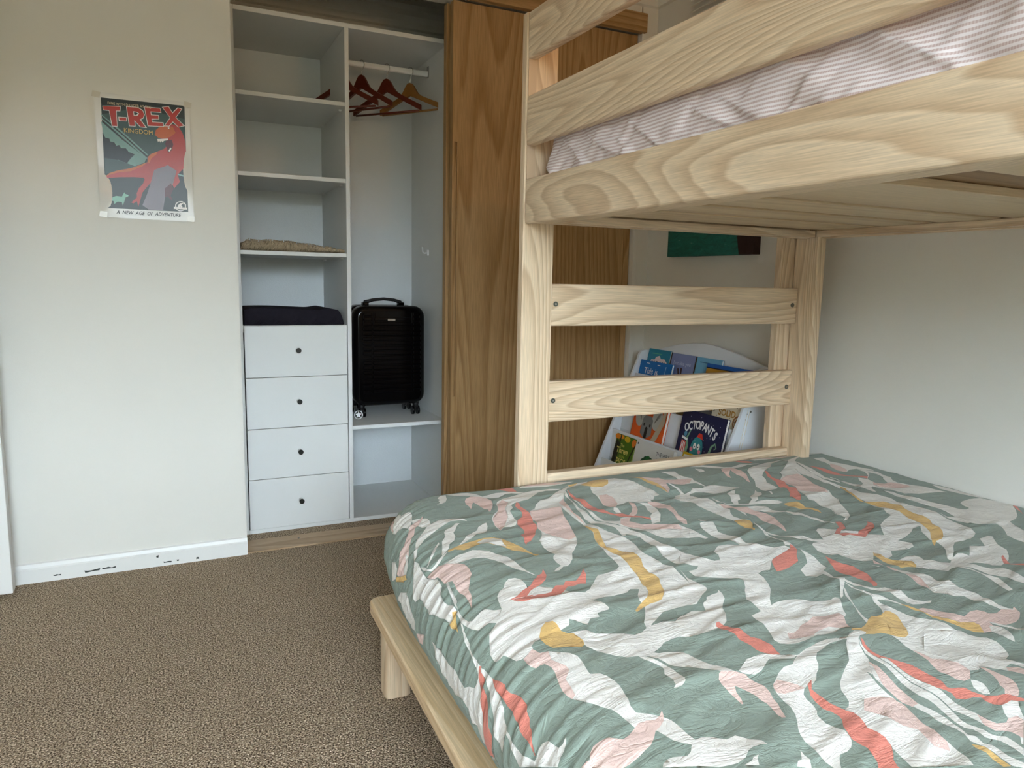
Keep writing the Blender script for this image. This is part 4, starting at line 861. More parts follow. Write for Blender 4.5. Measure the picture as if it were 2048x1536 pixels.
0 2762,2004 2784,1976 2849,1988 2896,1978 2901,1956 2883,1925 2898,1900 2919,1873 2966,1863 3025,1896 3046,1902 3095,1917 3124,1913 3138,1891 3245,1960 3315,1935 3353,1968 3391,2006 3433,2012 3473,2019 3475,1999 3424,1956 3395,1924 3374,1873 3308,1825 3252,1793 3167,1766 3145,1760 3116,1780 3092,1805 3057,1823 3023,1826 3039,1812 3049,1778 3073,1753 3123,1740 3120,1704 3091,1660 3085,1635 3030,1604 3013,1624 3026,1666 3007,1695 2993,1722 2994,1757 2984,1790 2963,1803 2971,1781 2973,1730 2990,1702 2994,1680 2969,1643 2930,1600 2923,1584 2890,1579 2892,1597 2926,1641 2949,1685 2959,1722 2956,1758 2939,1780 2920,1802 2882,1803 2850,1795 2832,1824 2810,1848 2786,1887
3 2776,2087 2764,2072 2765,2042 2759,2010 2773,1990 2812,1964 2827,1939 2805,1902 2786,1891 2759,1907 2720,1910 2709,1924 2712,1959 2710,1987 2722,2031 2736,2054
2 3252,1824 3287,1838 3249,1802 3207,1761 3260,1735 3226,1716 3222,1736 3200,1756 3185,1774
0 4132,2468 4035,2469 3939,2447 3860,2406 3828,2370 3810,2325 3768,2315 3742,2336 3735,2395 3704,2462 3678,2545 3671,2625 3671,2674 3636,2707 3616,2608 3595,2521 3611,2442 3628,2366 3600,2264 3582,2251 3562,2279 3548,2312 3537,2262 3534,2212 3539,2159 3579,2130 3659,2096 3660,2066 3609,2021 3551,1978 3530,1931 3536,1893 3722,1999 3764,2067 3803,2113 3893,2136 3967,2170 4065,2235 4177,2306 4202,2331 4202,2406
2 4177,2306 4210,2305 4225,2284 4012,2164 4064,2212 4096,2250
0 4131,2759 4146,2710 4154,2629 4177,2505 4213,2461 4193,2449 4141,2474 4103,2549 4084,2629 4078,2674
0 3961,3502 4058,3503 3985,3379 4021,3316 4054,3221 4097,3137 4071,3112 4029,3142 3997,3180 3926,3175 3846,3132 3814,3170 3854,3265 3834,3223 3897,3316 3942,3419
1 3933,3334 3942,3267 3900,3171 3846,3132 3814,3170 3844,3256
0 3993,3171 4029,3142 4074,3090 4030,3000 4034,2960 3987,2913 3963,2863 3981,2804 4030,2738 4034,2667 4047,2604 3986,2620 3902,2624 3804,2616 3728,2643 3710,2714 3684,2754 3682,2814 3635,2783 3559,2692 3551,2711 3573,2785 3586,2848 3586,2919 3582,2993 3584,3029 3607,3050 3607,2975 3622,2899 3658,2864 3697,2890 3740,2953 3780,2990 3829,2969 3914,3027 3984,3111 3981,3132
1 3817,2916 3851,2862 3920,2873 3962,2790 3923,2747 3821,2737 3737,2775 3734,2845
4 3992,3089 4014,3043 3989,2980 3951,2950 3881,2864 3851,2862 3811,2890 3834,2968 3917,3026
2 3707,3303 3735,3234 3753,3159 3765,3116 3732,3088 3784,3057 3881,3005 3843,2975 3757,3034 3695,3068 3668,3103 3711,3070 3671,3118 3678,3196 3689,3255
0 3734,3445 3685,3340 3635,3206 3579,3065 3580,2954 3551,2929 3535,3026 3569,3146 3630,3289 3696,3416
0 3403,3250 3480,3300 3621,3397 3727,3499 3868,3565 3990,3597 3858,3542 3755,3466 3646,3349 3612,3272 3569,3146 3520,3013 3495,2881 3468,2857 3464,2963 3482,3103 3495,3175 3539,3267 3475,3144 3397,2989 3356,2867 3308,2772 3283,2703 3302,2730 3218,2642 3165,2548 3110,2488 3032,2440 2993,2430 3045,2461 3057,2509 3066,2546 3109,2598 3131,2632 3051,2509 3089,2575 3114,2608 3115,2680 3141,2744 3124,2766 3162,2829 3194,2914 3235,2965 3247,3048 3278,3090 3278,3126 3346,3175
1 3278,3126 3350,3154 3476,3182 3475,3144 3397,2989 3356,2867 3312,2802 3253,2858 3194,2914 3235,2965 3247,3048
0 3208,3325 3258,3365 3355,3413 3496,3476 3598,3496 3722,3488 3706,3466 3603,3467 3520,3439 3434,3359 3310,3286 3241,3234 3210,3171 3176,3129 3156,3066 3142,3010 3120,2994 3024,2981 3042,2957 2993,2896 2985,2899 3029,2962 3015,3001 3052,3089 3122,3169 3159,3247
2 3310,3286 3324,3280 3273,3184 3273,3128 3278,3090 3224,3022 3207,2985 3223,2953 3194,2914 3142,2837 3083,2782 3046,2774 3062,2845 3107,2883 3163,2960 3177,2997 3149,2999 3182,3056 3225,3110 3259,3208
0 3480,3604 3564,3604 3696,3592 3888,3604 3834,3588 3719,3582 3597,3565 3498,3569 3492,3604
1 3528,3604 3696,3592 3876,3592 3812,3581 3633,3567 3564,3604
2 3312,3592 3396,3604 3447,3565 3435,3517 3374,3545 3353,3595
0 2976,3592 3085,3607 3141,3561 3181,3505 3211,3466 3313,3508 3386,3501 3464,3485 3369,3469 3290,3455 3213,3440 3160,3452 3115,3510 3063,3559
1 3111,3451 3150,3469 3204,3445 3184,3374 3150,3270 3077,3159 3078,3186 3101,3251 3097,3300 3100,3357 3060,3323 3024,3262 3018,3293 3049,3366
0 2983,3546 3016,3518 2990,3458 2949,3453
0 2768,3421 2788,3372 2797,3341 2779,3311 2775,3250 2765,3184 2818,3172 2864,3145 2912,3109 2917,3073 2831,3057 2771,3040 2716,3054 2672,3087 2637,3117 2576,3109 2651,3161 2716,3152 2750,3173 2742,3245 2688,3249 2645,3265
1 2738,3382 2787,3335 2734,3284 2666,3249 2640,3259
0 2761,3004 2813,3031 2860,3046 2813,2999 2805,2955 2768,2908 2746,2901 2709,2856 2686,2865 2704,2903 2746,2962
0 2863,2932 2916,2958 2983,3022 2966,2987 2976,2967 2935,2919 2856,2872 2839,2849 2785,2826 2751,2825 2818,2873 2831,2898
0 2544,3137 2560,3123 2577,3076 2567,2987 2599,2974 2594,2924 2590,2889 2594,2816 2591,2789 2556,2748 2534,2703 2544,2647 2567,2619 2539,2573 2490,2521 2476,2491 2452,2471 2470,2505 2462,2544 2458,2582 2490,2643 2479,2686 2477,2753 2463,2813 2452,2872 2472,2922 2484,2975 2437,3001
3 2495,2654 2544,2647 2567,2619 2539,2573 2490,2521 2476,2491 2452,2471 2470,2505 2462,2544 2458,2582
1 2594,2887 2633,2872 2642,2811 2700,2787 2700,2731 2719,2669 2709,2606 2673,2544 2631,2463 2591,2409 2589,2422 2616,2493 2619,2541 2618,2592 2646,2658 2636,2702 2614,2752 2625,2803 2583,2827
0 2620,2974 2630,2917 2650,2879 2709,2849 2751,2825 2824,2833 2879,2833 2940,2809 2957,2787 2902,2772 2818,2798 2744,2806 2695,2840 2641,2869 2613,2909
3 2935,2766 2997,2771 3029,2758 3031,2728 3007,2679 3026,2650 3030,2613 3006,2574 2997,2598 2996,2648 2957,2664 2933,2694 2927,2725
0 2331,2727 2338,2717 2336,2668 2292,2661
0 2160,2649 2201,2626 2197,2581 2200,2540 2210,2508 2189,2500 2166,2520 2105,2523 2075,2541
0 1941,3382 1913,3314 1892,3202 1854,3089 1834,3016 1814,2946 1812,2885 1835,2851 1852,2808 1874,2775 1867,2731 1851,2681 1841,2647 1854,2647 1874,2683 1893,2642 1908,2614 1901,2563 1892,2504 1876,2460 1863,2387 1860,2314 1863,2281 1902,2256 1974,2346 1958,2377 1962,2434 1949,2501 1958,2571 1950,2619 1935,2658 1925,2719 1926,2754 1900,2800 1872,2860 1848,2907 1855,2969 1872,3041 1875,3109 1892,3187 1925,3294 1966,3405
0 1972,3402 1940,3319 1913,3223 1896,3128 1886,3035 1866,2964 1862,2915 1876,2859 1913,2807 1915,2782 1930,2747 1960,2694 1972,2649 1996,2622 2011,2572 2045,2536 2121,2527 2200,2625 2173,2678 2156,2703 2117,2725 2075,2754 2022,2763 1997,2785 1992,2824 2033,2871 2008,2894 1986,2890 1956,2851 1931,2861 1891,2890 1888,2942 1889,2994 1905,3082 1915,3193 1933,3290 1976,3400
1 1980,2880 2030,2872 1992,2824 2022,2763 2117,2725 2173,2678 2170,2643 2069,2661 1990,2705 1936,2756 1927,2801
2 1989,3413 1958,3343 1957,3266 1956,3191 1956,3119 1959,3047 1976,2986 1995,2958 2035,2949 2051,2890 2091,2848 2124,2796 2131,2756 2113,2782 2066,2845 2030,2872 2000,2910 1981,2951 1917,2996 1908,3040 1912,3108 1915,3178 1927,3247 1950,3346
1 2174,3097 2177,3045 2139,2962 2091,2900 2055,2875 2043,2906 2087,2942 2135,3005
0 2182,3101 2228,3039 2254,3014 2229,2925 2186,2835 2126,2758 2075,2754 2124,2834 2153,2862 2176,2933 2207,2990 2201,3050
1 2247,3031 2302,3039 2325,3000 2321,2930 2299,2856 2270,2801 2261,2728 2221,2670 2209,2687 2225,2755 2260,2832 2266,2897 2240,2921 2245,2975
0 2037,3030 2052,3017 2038,2961 2013,2965 2015,2997
0 2119,3393 2178,3465 2272,3505 2317,3516 2356,3509 2384,3453 2398,3369 2405,3281 2413,3196 2403,3136 2359,3122 2329,3088 2304,3083 2287,3045 2216,3058 2178,3103 2127,3079 2085,3067 2052,3031 2025,3041 2024,3106 2053,3182 2079,3264 2091,3323
1 2091,3259 2139,3256 2147,3206 2108,3101 2052,3031 2025,3041 2024,3106 2049,3169
3 2094,3463 2160,3504 2220,3533 2283,3521 2291,3475 2250,3412 2198,3388 2148,3399 2109,3436
0 1761,3571 1788,3604 1836,3580 1968,3604 2104,3551 1981,3525 1903,3521 1818,3548
1 1791,3583 1836,3626 1896,3604 1992,3592 2076,3557 1965,3542 1871,3556
3 2029,3493 2093,3514 2119,3523 2061,3478 2032,3472
1 2456,3518 2514,3480 2563,3446 2603,3417 2616,3373 2688,3363 2744,3369 2776,3338 2715,3263 2656,3251 2614,3267 2572,3301 2524,3201 2472,3148 2467,3190 2464,3258 2451,3314 2457,3399
3 2456,3518 2473,3423 2485,3361 2511,3307 2504,3225 2477,3154 2467,3190 2464,3258 2451,3314 2457,3399
0 2726,3565 2816,3535 2778,3448 2750,3376 2782,3345 2711,3363 2717,3408 2739,3489
0 2577,3299 2578,3264 2580,3196 2563,3120 2616,3140 2487,2980 2433,3009 2419,3037 2467,3079 2495,3115 2547,3127 2569,3217"""
CX, CY, RO, ZT = .60, 1.80, .145, .494
def _prof():
    pts = []
    for t in np.linspace(0, pi/2, 30):
        pts.append((RO*math.sin(t)**(2/2.2), -.135*(1-abs(math.cos(t))**(2/2.2))))
    for t in np.linspace(0, 1, 20)[1:]: pts.append((RO-.055*t**1.6, -.135-.118*t))
    pts = np.array(pts); return pts, np.r_[0, np.cumsum(np.hypot(*np.diff(pts, axis=0).T))]
PR, SL = _prof()
def surf(u, v):
    cx = CX-(1.70-v)*.022+.22*np.maximum(v-1.38, 0)**2
    ex = np.maximum(cx-u, 0); ey = np.maximum(v-CY, 0); r = np.hypot(ex, ey); rr = np.where(r > 0, r, 1)
    H = np.interp(r, SL, PR[:, 0]); V = np.interp(r, SL, PR[:, 1])
    x = np.where(ex > 0, cx-ex/rr*H, u)
    q = np.clip((u-.70)/.17, 0, 1); q = q*q*(3-2*q)
    y = np.where(ey > 0, CY+ey/rr*H*(1-.8*q)*.8, v)
    crown = .012*np.clip((u-cx)/.3, 0, 1)*np.clip((2.1-u)/.3, 0, 1)*np.clip((2.0-v)/.3, 0, 1)
    return np.stack([x, y, ZT+V+crown], -1), r, cx
def build_duvet():
    shapes = []
    for line in PATTERN.strip().split('\n'):
        t = line.split(' '); c = int(t[0])
        pts = [tuple(int(k)/2000 for k in q.split(',')) for q in t[1:]]
        shapes.append((c, [(min(u, 2.079), max(-0.2, min(v, CY+.29))) for u, v in pts]))
    # the print repeats toward the pillows: same motifs again, one repeat further down the bed
    extra = []
    for c, pts in shapes:
        vm = sum(p[1] for p in pts)/len(pts)
        if 0.95 < vm < 1.75: extra.append((c, [(u, max(-0.2, v-1.12)) for u, v in pts]))
    extra = [s for s in extra if max(p[1] for p in s[1]) < 0.50]
    allsh = extra+shapes
    verts = []; edges = []
    for c, pts in allsh:
        b0 = len(verts); prev = None; idx = []
        for p in pts:
            if prev and abs(p[0]-prev[0])+abs(p[1]-prev[1]) < 6e-4: continue
            verts.append(p); idx.append(len(verts)-1); prev = p
        if len(idx) < 3: continue
        for i in range(len(idx)): edges.append((idx[i], idx[(i+1) % len(idx)]))
    rnd = np.random.RandomState(3)
    U0 = CX-.39
    gu = np.concatenate([np.arange(U0, CX+.06, .0052), np.arange(CX+.06, 2.082, .0085)])
    gv = np.arange(-.22, CY+.30, .0072)
    GU, GV = np.meshgrid(gu, gv)
    GU = GU+rnd.uniform(-.0012, .0012, GU.shape)*(GU > U0+.003)*(GU < 2.075); GV = GV+rnd.uniform(-.0012, .0012, GV.shape)
    GU = np.minimum(GU, 2.081)
    _, R_, _ = surf(GU, GV)
    keep = R_ < SL[-1]+.01
    verts += list(zip(GU[keep].tolist(), GV[keep].tolist()))
    vo, eo, fo, _, _, _ = delaunay_2d_cdt([Vector(p) for p in verts], edges, [], 0, 1e-6, False)
    V2 = np.array([(p.x, p.y) for p in vo]); T = np.array([f for f in fo if len(f) == 3])
    Cn = V2[T].mean(1)
    col = np.full(len(T), 4, int)
    for c, pts in allsh:
        P = np.array(pts); mn = P.min(0); mx = P.max(0)
        cand = np.where((Cn[:, 0] >= mn[0]) & (Cn[:, 0] <= mx[0]) & (Cn[:, 1] >= mn[1]) & (Cn[:, 1] <= mx[1]))[0]
        if not len(cand): continue
        x = Cn[cand, 0]; y = Cn[cand, 1]; ins = np.zeros(len(cand), bool)
        j = len(P)-1
        for i in range(len(P)):
            xi, yi = P[i]; xj, yj = P[j]
            cnd = ((yi > y) != (yj > y))
            with np.errstate(divide='ignore', invalid='ignore'):
                xx = (xj-xi)*(y-yi)/(yj-yi)+xi
            ins ^= cnd & (x < xx); j = i
        col[cand[ins]] = c
    u, v = V2[:, 0], V2[:, 1]
    Q, r, cx = surf(u, v)
    e = 1e-4
    Qa, _, _ = surf(u+e, v); Qb, _, _ = surf(u, v+e)
    N = np.cross(Qa-Q, Qb-Q); N /= np.maximum(np.linalg.norm(N, axis=1, keepdims=True), 1e-12)
    # relief: gathers down the tucked side, soft creases on top
    side = np.clip(r/.12, 0, 1)
    ang = np.where(v > CY-.05, np.arctan2(np.maximum(v-CY, 0), np.maximum(cx-u, 1e-3))*.14, 0)
    L = v+ang
    wob = .010*np.sin(L*11)+.016*vnoise(L*5+2, r*6)
    g = np.sin((L+wob+r*.05)*2*pi/.034)*.5+np.sin((L-wob*1.4)*2*pi/.0215+1.3)*.5+vnoise(L*75, r*5)*1.1
    amp = (.25+.75*np.clip((vnoise(L*7, 1.5)+.5)*1.5-.1, 0, 1))
    d = .0050*g*amp*side*(1-.35*np.clip((r-.28)/.08, 0, 1))
    top = 1-np.clip(r/.05, 0, 1)
    du = u*.92+v*.38; dv = v*.92-u*.38
    wr = vnoise(u*5+3, v*9)*.010+vnoise(du*9, dv*22)*.0060+vnoise(du*18+9, dv*48)*.0030
    rid = .0042*(1-np.clip(np.abs(vnoise(u*4.5+7, v*11+3))*9, 0, 1))
    rid2 = .0030*(1-np.clip(np.abs(vnoise(du*8+2, dv*20+5))*7, 0, 1))
    soft = np.clip((2.05-u)/.25, .25, 1)
    d = d+top*soft*(wr+rid+rid2)*np.clip((CY-v)/.08, .15, 1)
    Q = Q+N*d[:, None]
    lim = r > SL[-1]+.004
    ok = ~lim[T].any(1)
    # edge against the wall / posts
    Q[:, 0] = np.minimum(Q[:, 0], XR-.002)
    pm = Q[:, 0] > .87
    Q[:, 1] = np.where(pm, np.minimum(Q[:, 1], YP-.003), Q[:, 1])
    T = T[ok]; col = col[ok]
    used = np.unique(T); mp = -np.ones(len(Q), int); mp[used] = np.arange(len(used))
    me = D.meshes.new('duvet'); me.from_pydata(Q[used].tolist(), [], mp[T].tolist())
    for m in cloth_mats: me.materials.append(m)
    me.polygons.foreach_set('material_index', col.tolist()); me.polygons.foreach_set('use_smooth', [True]*len(col))
    me.update()
    if me.polygons[0].normal.z < 0 and sum(p.normal.z for p in list(me.polygons)[::500]) < 0: me.flip_normals()
    o = D.objects.new('duvet', me); COL.objects.link(o)
    return o
tag(build_duvet(), 'crumpled duvet cover with sage, cream, blush, coral and mustard floral print on the lower bed', 'duvet')

# ------------------------------------------------------------------ poster on the left wall
POSTER = """0 220,3930 2780,3950 2760,320 200,310
1 200,3380 770,2840 1570,2170 2190,2460 2760,2710 2770,3500 1940,3640 1040,3630
2 190,3160 760,2640 1500,2070 1440,1910 1130,1770 720,1840 390,2230 230,2780
3 210,2780 290,2630 410,2610 430,2520 550,2500 600,2400 690,2430 740,2340 890,2340 970,2230 1150,2160 1020,2020 900,1850 610,1950 370,1970 220,1990
1 230,1960 660,1930 1130,1770 1440,1860 1000,1630 590,1570 230,1440
2 200,3360 220,3380 800,2900 1570,2180 1540,2150 770,2850
2 200,3240 220,3260 790,2780 1540,2070 1500,2050 760,2720
2 2470,1630 2770,1560 2760,1510 2470,1580
5 190,1250 230,1360 350,1480 590,1580 1010,1690 1310,1830 1530,1940 1370,1730 1000,1570 580,1490 280,1370
4 190,1250 290,1390 580,1510 1000,1590 1370,1790 1530,1940 1540,2100 1650,2220 1850,2320 2080,2440 2220,2610 2160,2730 1900,2790 1800,2880 1840,3040 1950,3150 2100,3200 2290,3300 2540,3260 2680,3030 2770,2710 2770,1870 2670,1820 2470,1600 2530,1350 2340,1110 2270,1270 2150,1330 2030,1450 1780,1400 1650,1260 1530,1210 1380,1400 1110,1400 640,1360 340,1320
5 1800,2880 1840,3040 1950,3150 2130,3210 2380,3210 2460,3010 2300,2860 2080,2770 1900,2790
5 1530,1940 1540,2100 1650,2220 1850,2320 1820,2220 1660,2080 1590,1910
4 1520,1640 1440,1410 1360,1200 1220,1030 1150,860 1150,730 970,540 1030,510 1140,590 1180,410 1240,600 1330,900 1520,1150 1720,1430 1730,1760
9 1730,1690 2170,1890 2440,1720 2330,1340 2190,930 2030,780 1950,330 1490,330 1310,470 1480,880 1590,1220
6 2040,1090 2240,1270 2320,1100 2220,860 2270,670 2120,820 2030,780
6 2160,2740 2330,2760 2370,2600 2310,2400 2200,2310 2160,2450 2110,2610
4 2380,2800 2550,2950 2640,2830 2570,2620 2450,2380 2280,2250 2150,2270 2310,2400 2380,2590
7 1870,2740 2210,2790 2220,2740 2080,2700 2030,2640 2000,2690 1960,2630 1930,2690 1890,2640
7 2210,2370 2270,2500 2310,2470 2250,2360
7 2220,3160 2270,3170 2270,3130 2230,3120
8 380,560 410,690 520,730 690,720 770,870 790,820 900,780 880,740 800,700 760,570 700,420 680,530 550,540 440,450 430,550
7 250,3660 800,3720 780,3540 670,3530 670,3030 500,3020 440,3520 270,3520
7 710,3360 960,3370 970,3230 720,3220
7 960,3730 1320,3740 1470,3660 1520,3510 1470,3380 1390,3340 1570,3080 1360,3080 1200,3270 1210,3260 1220,3090 1020,3080
7 1510,3780 2010,3790 2040,3630 1720,3620 1730,3540 1960,3550 1960,3410 1740,3380 1750,3310 2090,3320 2100,3170 1590,3140
7 2060,3830 2280,3880 2390,3690 2560,3870 2710,3840 2500,3530 2770,3270 2550,3200 2390,3350 2270,3200 2090,3190 2300,3500
4 270,3650 780,3690 760,3560 650,3550 660,3050 520,3040 450,3540 280,3540
4 730,3340 940,3350 950,3250 740,3240
4 980,3710 1310,3720 1460,3640 1500,3510 1460,3400 1360,3340 1530,3100 1370,3100 1210,3280 1190,3290 1200,3110 1040,3100
4 1530,3760 2000,3770 2020,3650 1700,3640 1710,3520 1940,3530 1940,3420 1720,3400 1730,3290 2070,3300 2080,3190 1610,3160
4 2090,3820 2270,3860 2390,3650 2570,3850 2680,3820 2480,3530 2730,3280 2560,3220 2390,3380 2260,3220 2130,3220 2320,3500
7 1170,3590 1310,3570 1350,3530 1300,3460 1180,3440
0 1190,3570 1290,3550 1310,3530 1280,3490 1200,3460
7 2700,520 2690,460 2660,410 2620,370 2570,340 2510,330 2460,330 2410,360 2370,390 2340,440 2340,490 2350,550 2370,600 2420,640 2470,670 2530,680 2580,680 2630,650 2670,620 2700,570
0 2660,510 2660,470 2630,430 2600,390 2560,370 2510,360 2470,370 2430,380 2400,410 2380,450 2370,500 2380,540 2400,580 2440,620 2480,640 2520,650 2570,640 2610,630 2640,600 2660,560
7 2420,440 2440,540 2510,610 2590,620 2650,580 2580,580 2540,540 2580,500 2550,440 2500,490 2470,420
7 2300,470 2740,470 2730,400 2300,400"""
ps = thing('poster', 'glossy dinosaur poster taped to the white wall left of the wardrobe', 'poster', (-0.04, 2.897, 1.27))
PY = YB+0.004-0.0015
def poster_paper():
    nx, nz = 30, 40; bm = bmesh.new(); g = []
    for j in range(nz+1):
        row = []
        for i in range(nx+1):
            s = i/nx; t = j/nz
            x = -0.1835+0.291*s; z = 1.266+0.410*t-0.002*s
            y = PY
            # lifted lower-left edge and waist-high right edge, pinched corners
            y -= 0.012*max(0, 1-s*7)*math.exp(-((t-0.22)/0.10)**2)
            y -= 0.010*max(0, 1-(1-s)*8)*math.exp(-((t-0.42)/0.16)**2)
            y -= 0.0015*(0.5+0.5*math.sin(9*s+7*t))
            row.append(bm.verts.new((x, y, z)))
        g.append(row)
    for j in range(nz):
        for i in range(nx):
            f = bm.faces.new((g[j][i], g[j][i+1], g[j+1][i+1], g[j+1][i])); f.smooth = True
    return link('paper', bm, newmat('poster_paper', lin(222,220,214), 0.24, 0.5, bump=0.15, bscale=20), ps)
poster_paper()
pc = [fm(38,46,44,0.24,0.28), fm(58,80,76,0.24,0.28), fm(120,158,152,0.24,0.28), fm(20,24,26,0.24,0.28), fm(182,58,48,0.24,0.28), fm(196,98,44,0.24,0.28), fm(92,36,44,0.24,0.28), fm(232,228,224,0.24,0.28), fm(132,186,166,0.24,0.28), fm(132,124,136,0.24,0.28)]
PF = Frame((-0.186, PY-0.0022, 1.266), (1, 0, 0), (0, 0, 1))
items = []
for line in POSTER.strip().split('\n'):
    t = line.split(' '); items.append((pc[int(t[0])], [tuple(int(k)/10000 for k in q.split(',')) for q in t[1:]]))
polys('printed_picture', PF, items, ps, 0.0, 0.00003)
text('lettering', PF, 'DINE WITH DANGER AT THE', 0.1065, 0.3765, 0.0125, fm(214,196,158), ps, 0.0026, sx=0.80)
text('lettering', PF, 'KINGDOM', 0.130, 0.2925, 0.0215, fm(212,180,96), ps, 0.0026, sx=0.88)
text('lettering', PF, 'A  NEW  AGE  OF  ADVENTURE', 0.150, 0.0185, 0.0165, fm(44,44,46), ps, 0.0026, sx=0.86, shear=0.3, bold=0.01)
for (a, b) in ((0.008, 0.402), (0.287, 0.400), (0.284, 0.008), (0.010, 0.010)):
    prism('adhesive_tape', [(-0.186+a-0.013, 1.266+b-0.008), (-0.186+a+0.010, 1.266+b-0.011), (-0.186+a+0.014, 1.266+b+0.007), (-0.186+a-0.009, 1.266+b+0.011)], 'Y', PY-0.0034, PY-0.0026, newmat('clear_tape', lin(205,198,182), 0.2, 0.6), ps)

# ------------------------------------------------------------------ canvas and vent on the right wall
cv = thing('canvas_print', 'teal sea-water canvas print hanging on the wall behind the bunk', 'picture', (XR-0.02, 2.43, 1.195))
def water_mat():
    m = D.materials.new('sea_print'); m.use_nodes = True
    nt = m.node_tree; n = nt.nodes; l = nt.links; b = n['Principled BSDF']; b.inputs['Roughness'].default_value = 0.6
    t = n.new('ShaderNodeTexCoord'); mp = n.new('ShaderNodeMapping'); l.new(t.outputs['Object'], mp.inputs['Vector'])
    mp.inputs['Rotation'].default_value = (0.7, 0, 0); mp.inputs['Scale'].default_value = (1, 1.0, 3.0)
    a = n.new('ShaderNodeTexNoise'); a.inputs['Scale'].default_value = 14; a.inputs['Detail'].default_value = 8; a.inputs['Roughness'].default_value = 0.75
    a.inputs['Distortion'].default_value = 1.2
    l.new(mp.outputs[0], a.inputs['Vector'])
    rp = n.new('ShaderNodeValToRGB'); l.new(a.outputs['Fac'], rp.inputs[0]); ee = rp.color_ramp.elements
    ee[0].position = 0.3; ee[0].color = lin(6,78,70); ee[1].position = 0.72; ee[1].color = lin(215,225,205)
    q = ee.new(0.55); q.color = lin(18,104,98); q = ee.new(0.645); q.color = lin(24,112,104)
    l.new(rp.outputs[0], b.inputs['Base Color']); return m
B('stretched_print', XR-0.036, XR-0.001, 2.235, 2.705, 1.197, 1.62, water_mat(), cv, 0.002, 1)
pm_ = fm(40,20,22,0.6)
prism('dark_rock', [(2.171, 1.197), (2.2352, 1.197), (2.2352, 1.62), (2.171, 1.62)], 'X', XR-0.036, XR-0.001, pm_, cv)
prism('dark_rock', [(2.21, 1.1975), (2.248, 1.1975), (2.262, 1.262), (2.30, 1.62), (2.21, 1.62)], 'X', XR-0.0366, XR-0.034, pm_, cv)

vt = thing('air_vent', 'long louvred air vent high on the right wall near the ceiling', 'vent', (XR-0.02, 2.2, 2.22))
B('vent_frame', XR-0.006, XR-0.001, 1.84, 2.645, 2.185, 2.300, ceilm, vt)
for i in range(5):
    z = 2.190+i*0.023
    prism('louvre', [(XR-0.028, z), (XR-0.024, z-0.002), (XR-0.006, z+0.012), (XR-0.006, z+0.016), (XR-0.026, z+0.005)], 'Y', 1.845, 2.640, ceilm, vt)

# ------------------------------------------------------------------ children's book rack against the right wall
rk = thing('book_rack', 'white sling-style children\'s book rack with arched back against the right wall', 'bookshelf', (1.9, 2.41, 0))
RA, RB_ = 1.6539, 0.43
rackw = newmat('rack_white', lin(226,229,233), 0.4, 0.4)
def side_outline():
    pts = [(2.052, 0.0), (RA+0.0, 0.0)]
    top = 0.735
    pts += [(RA+RB_*0.35, 0.35), (RA+RB_*top, top)]
    for i in range(1, 7):
        a = i/6*pi/2*0.95; pts.append((RA+RB_*top+0.040*(1-math.cos(a)), top+0.038*math.sin(a)))
    pts += [(2.052, 0.772)]
    return pts
for y0 in (2.030, 2.776):
    sp_ = prism('side_panel', side_outline(), 'Y', y0, y0+0.015, rackw, rk, 0.0015, 1)
    if y0 < 2.1:
        for x, z in ((1.925, 0.440), (1.990, 0.452), (1.955, 0.622), (2.030, 0.612), (1.84, 0.26), (1.91, 0.27), (1.76, 0.09), (1.84, 0.10)):
            cyl('screw', (x, y0+0.0005, z-0.01), (x, y0-0.0012, z-0.01), 0.0042, steel, sp_, n=12)
arch = [(2.045, 0.0), (2.776, 0.0)]
ap = [(2.776, 0.760), (2.755, 0.772), (2.70, 0.785), (2.64, 0.800), (2.56, 0.818), (2.48, 0.829), (2.41, 0.834), (2.34, 0.829), (2.26, 0.818), (2.18, 0.802), (2.10, 0.785), (2.045, 0.772)]
prism('back_panel', arch+ap, 'X', 2.036, 2.050, rackw, rk, 0.0015, 1)
lipz = [(0.281, 0.19), (0.413, 0.325), (0.545, 0.455), (0.665, 0.60)]
def X_at(z, off): return RA+RB_*z+off
for (zt, zb, zf) in ((0.281, 0.12, 0.06), (0.413, 0.28, 0.195), (0.542, 0.40, 0.325), (0.668, 0.625, 0.0)):
    a = X_at(zt, 0.012); c = a-(zt-zb)*0.10
    prism('pocket_front', [(c, zb), (a, zt), (a+0.008, zt), (c+0.008, zb)], 'Y', 2.0455, 2.7755, rackw, rk, 0.001, 1)
for zf, xa in ((0.192, 1.79), (0.322, 1.845), (0.415, 1.885), (0.557, 1.945)):
    B('pocket_floor', xa, xa+0.085, 2.0455, 2.7755, zf-0.008, zf, rackw, rk)

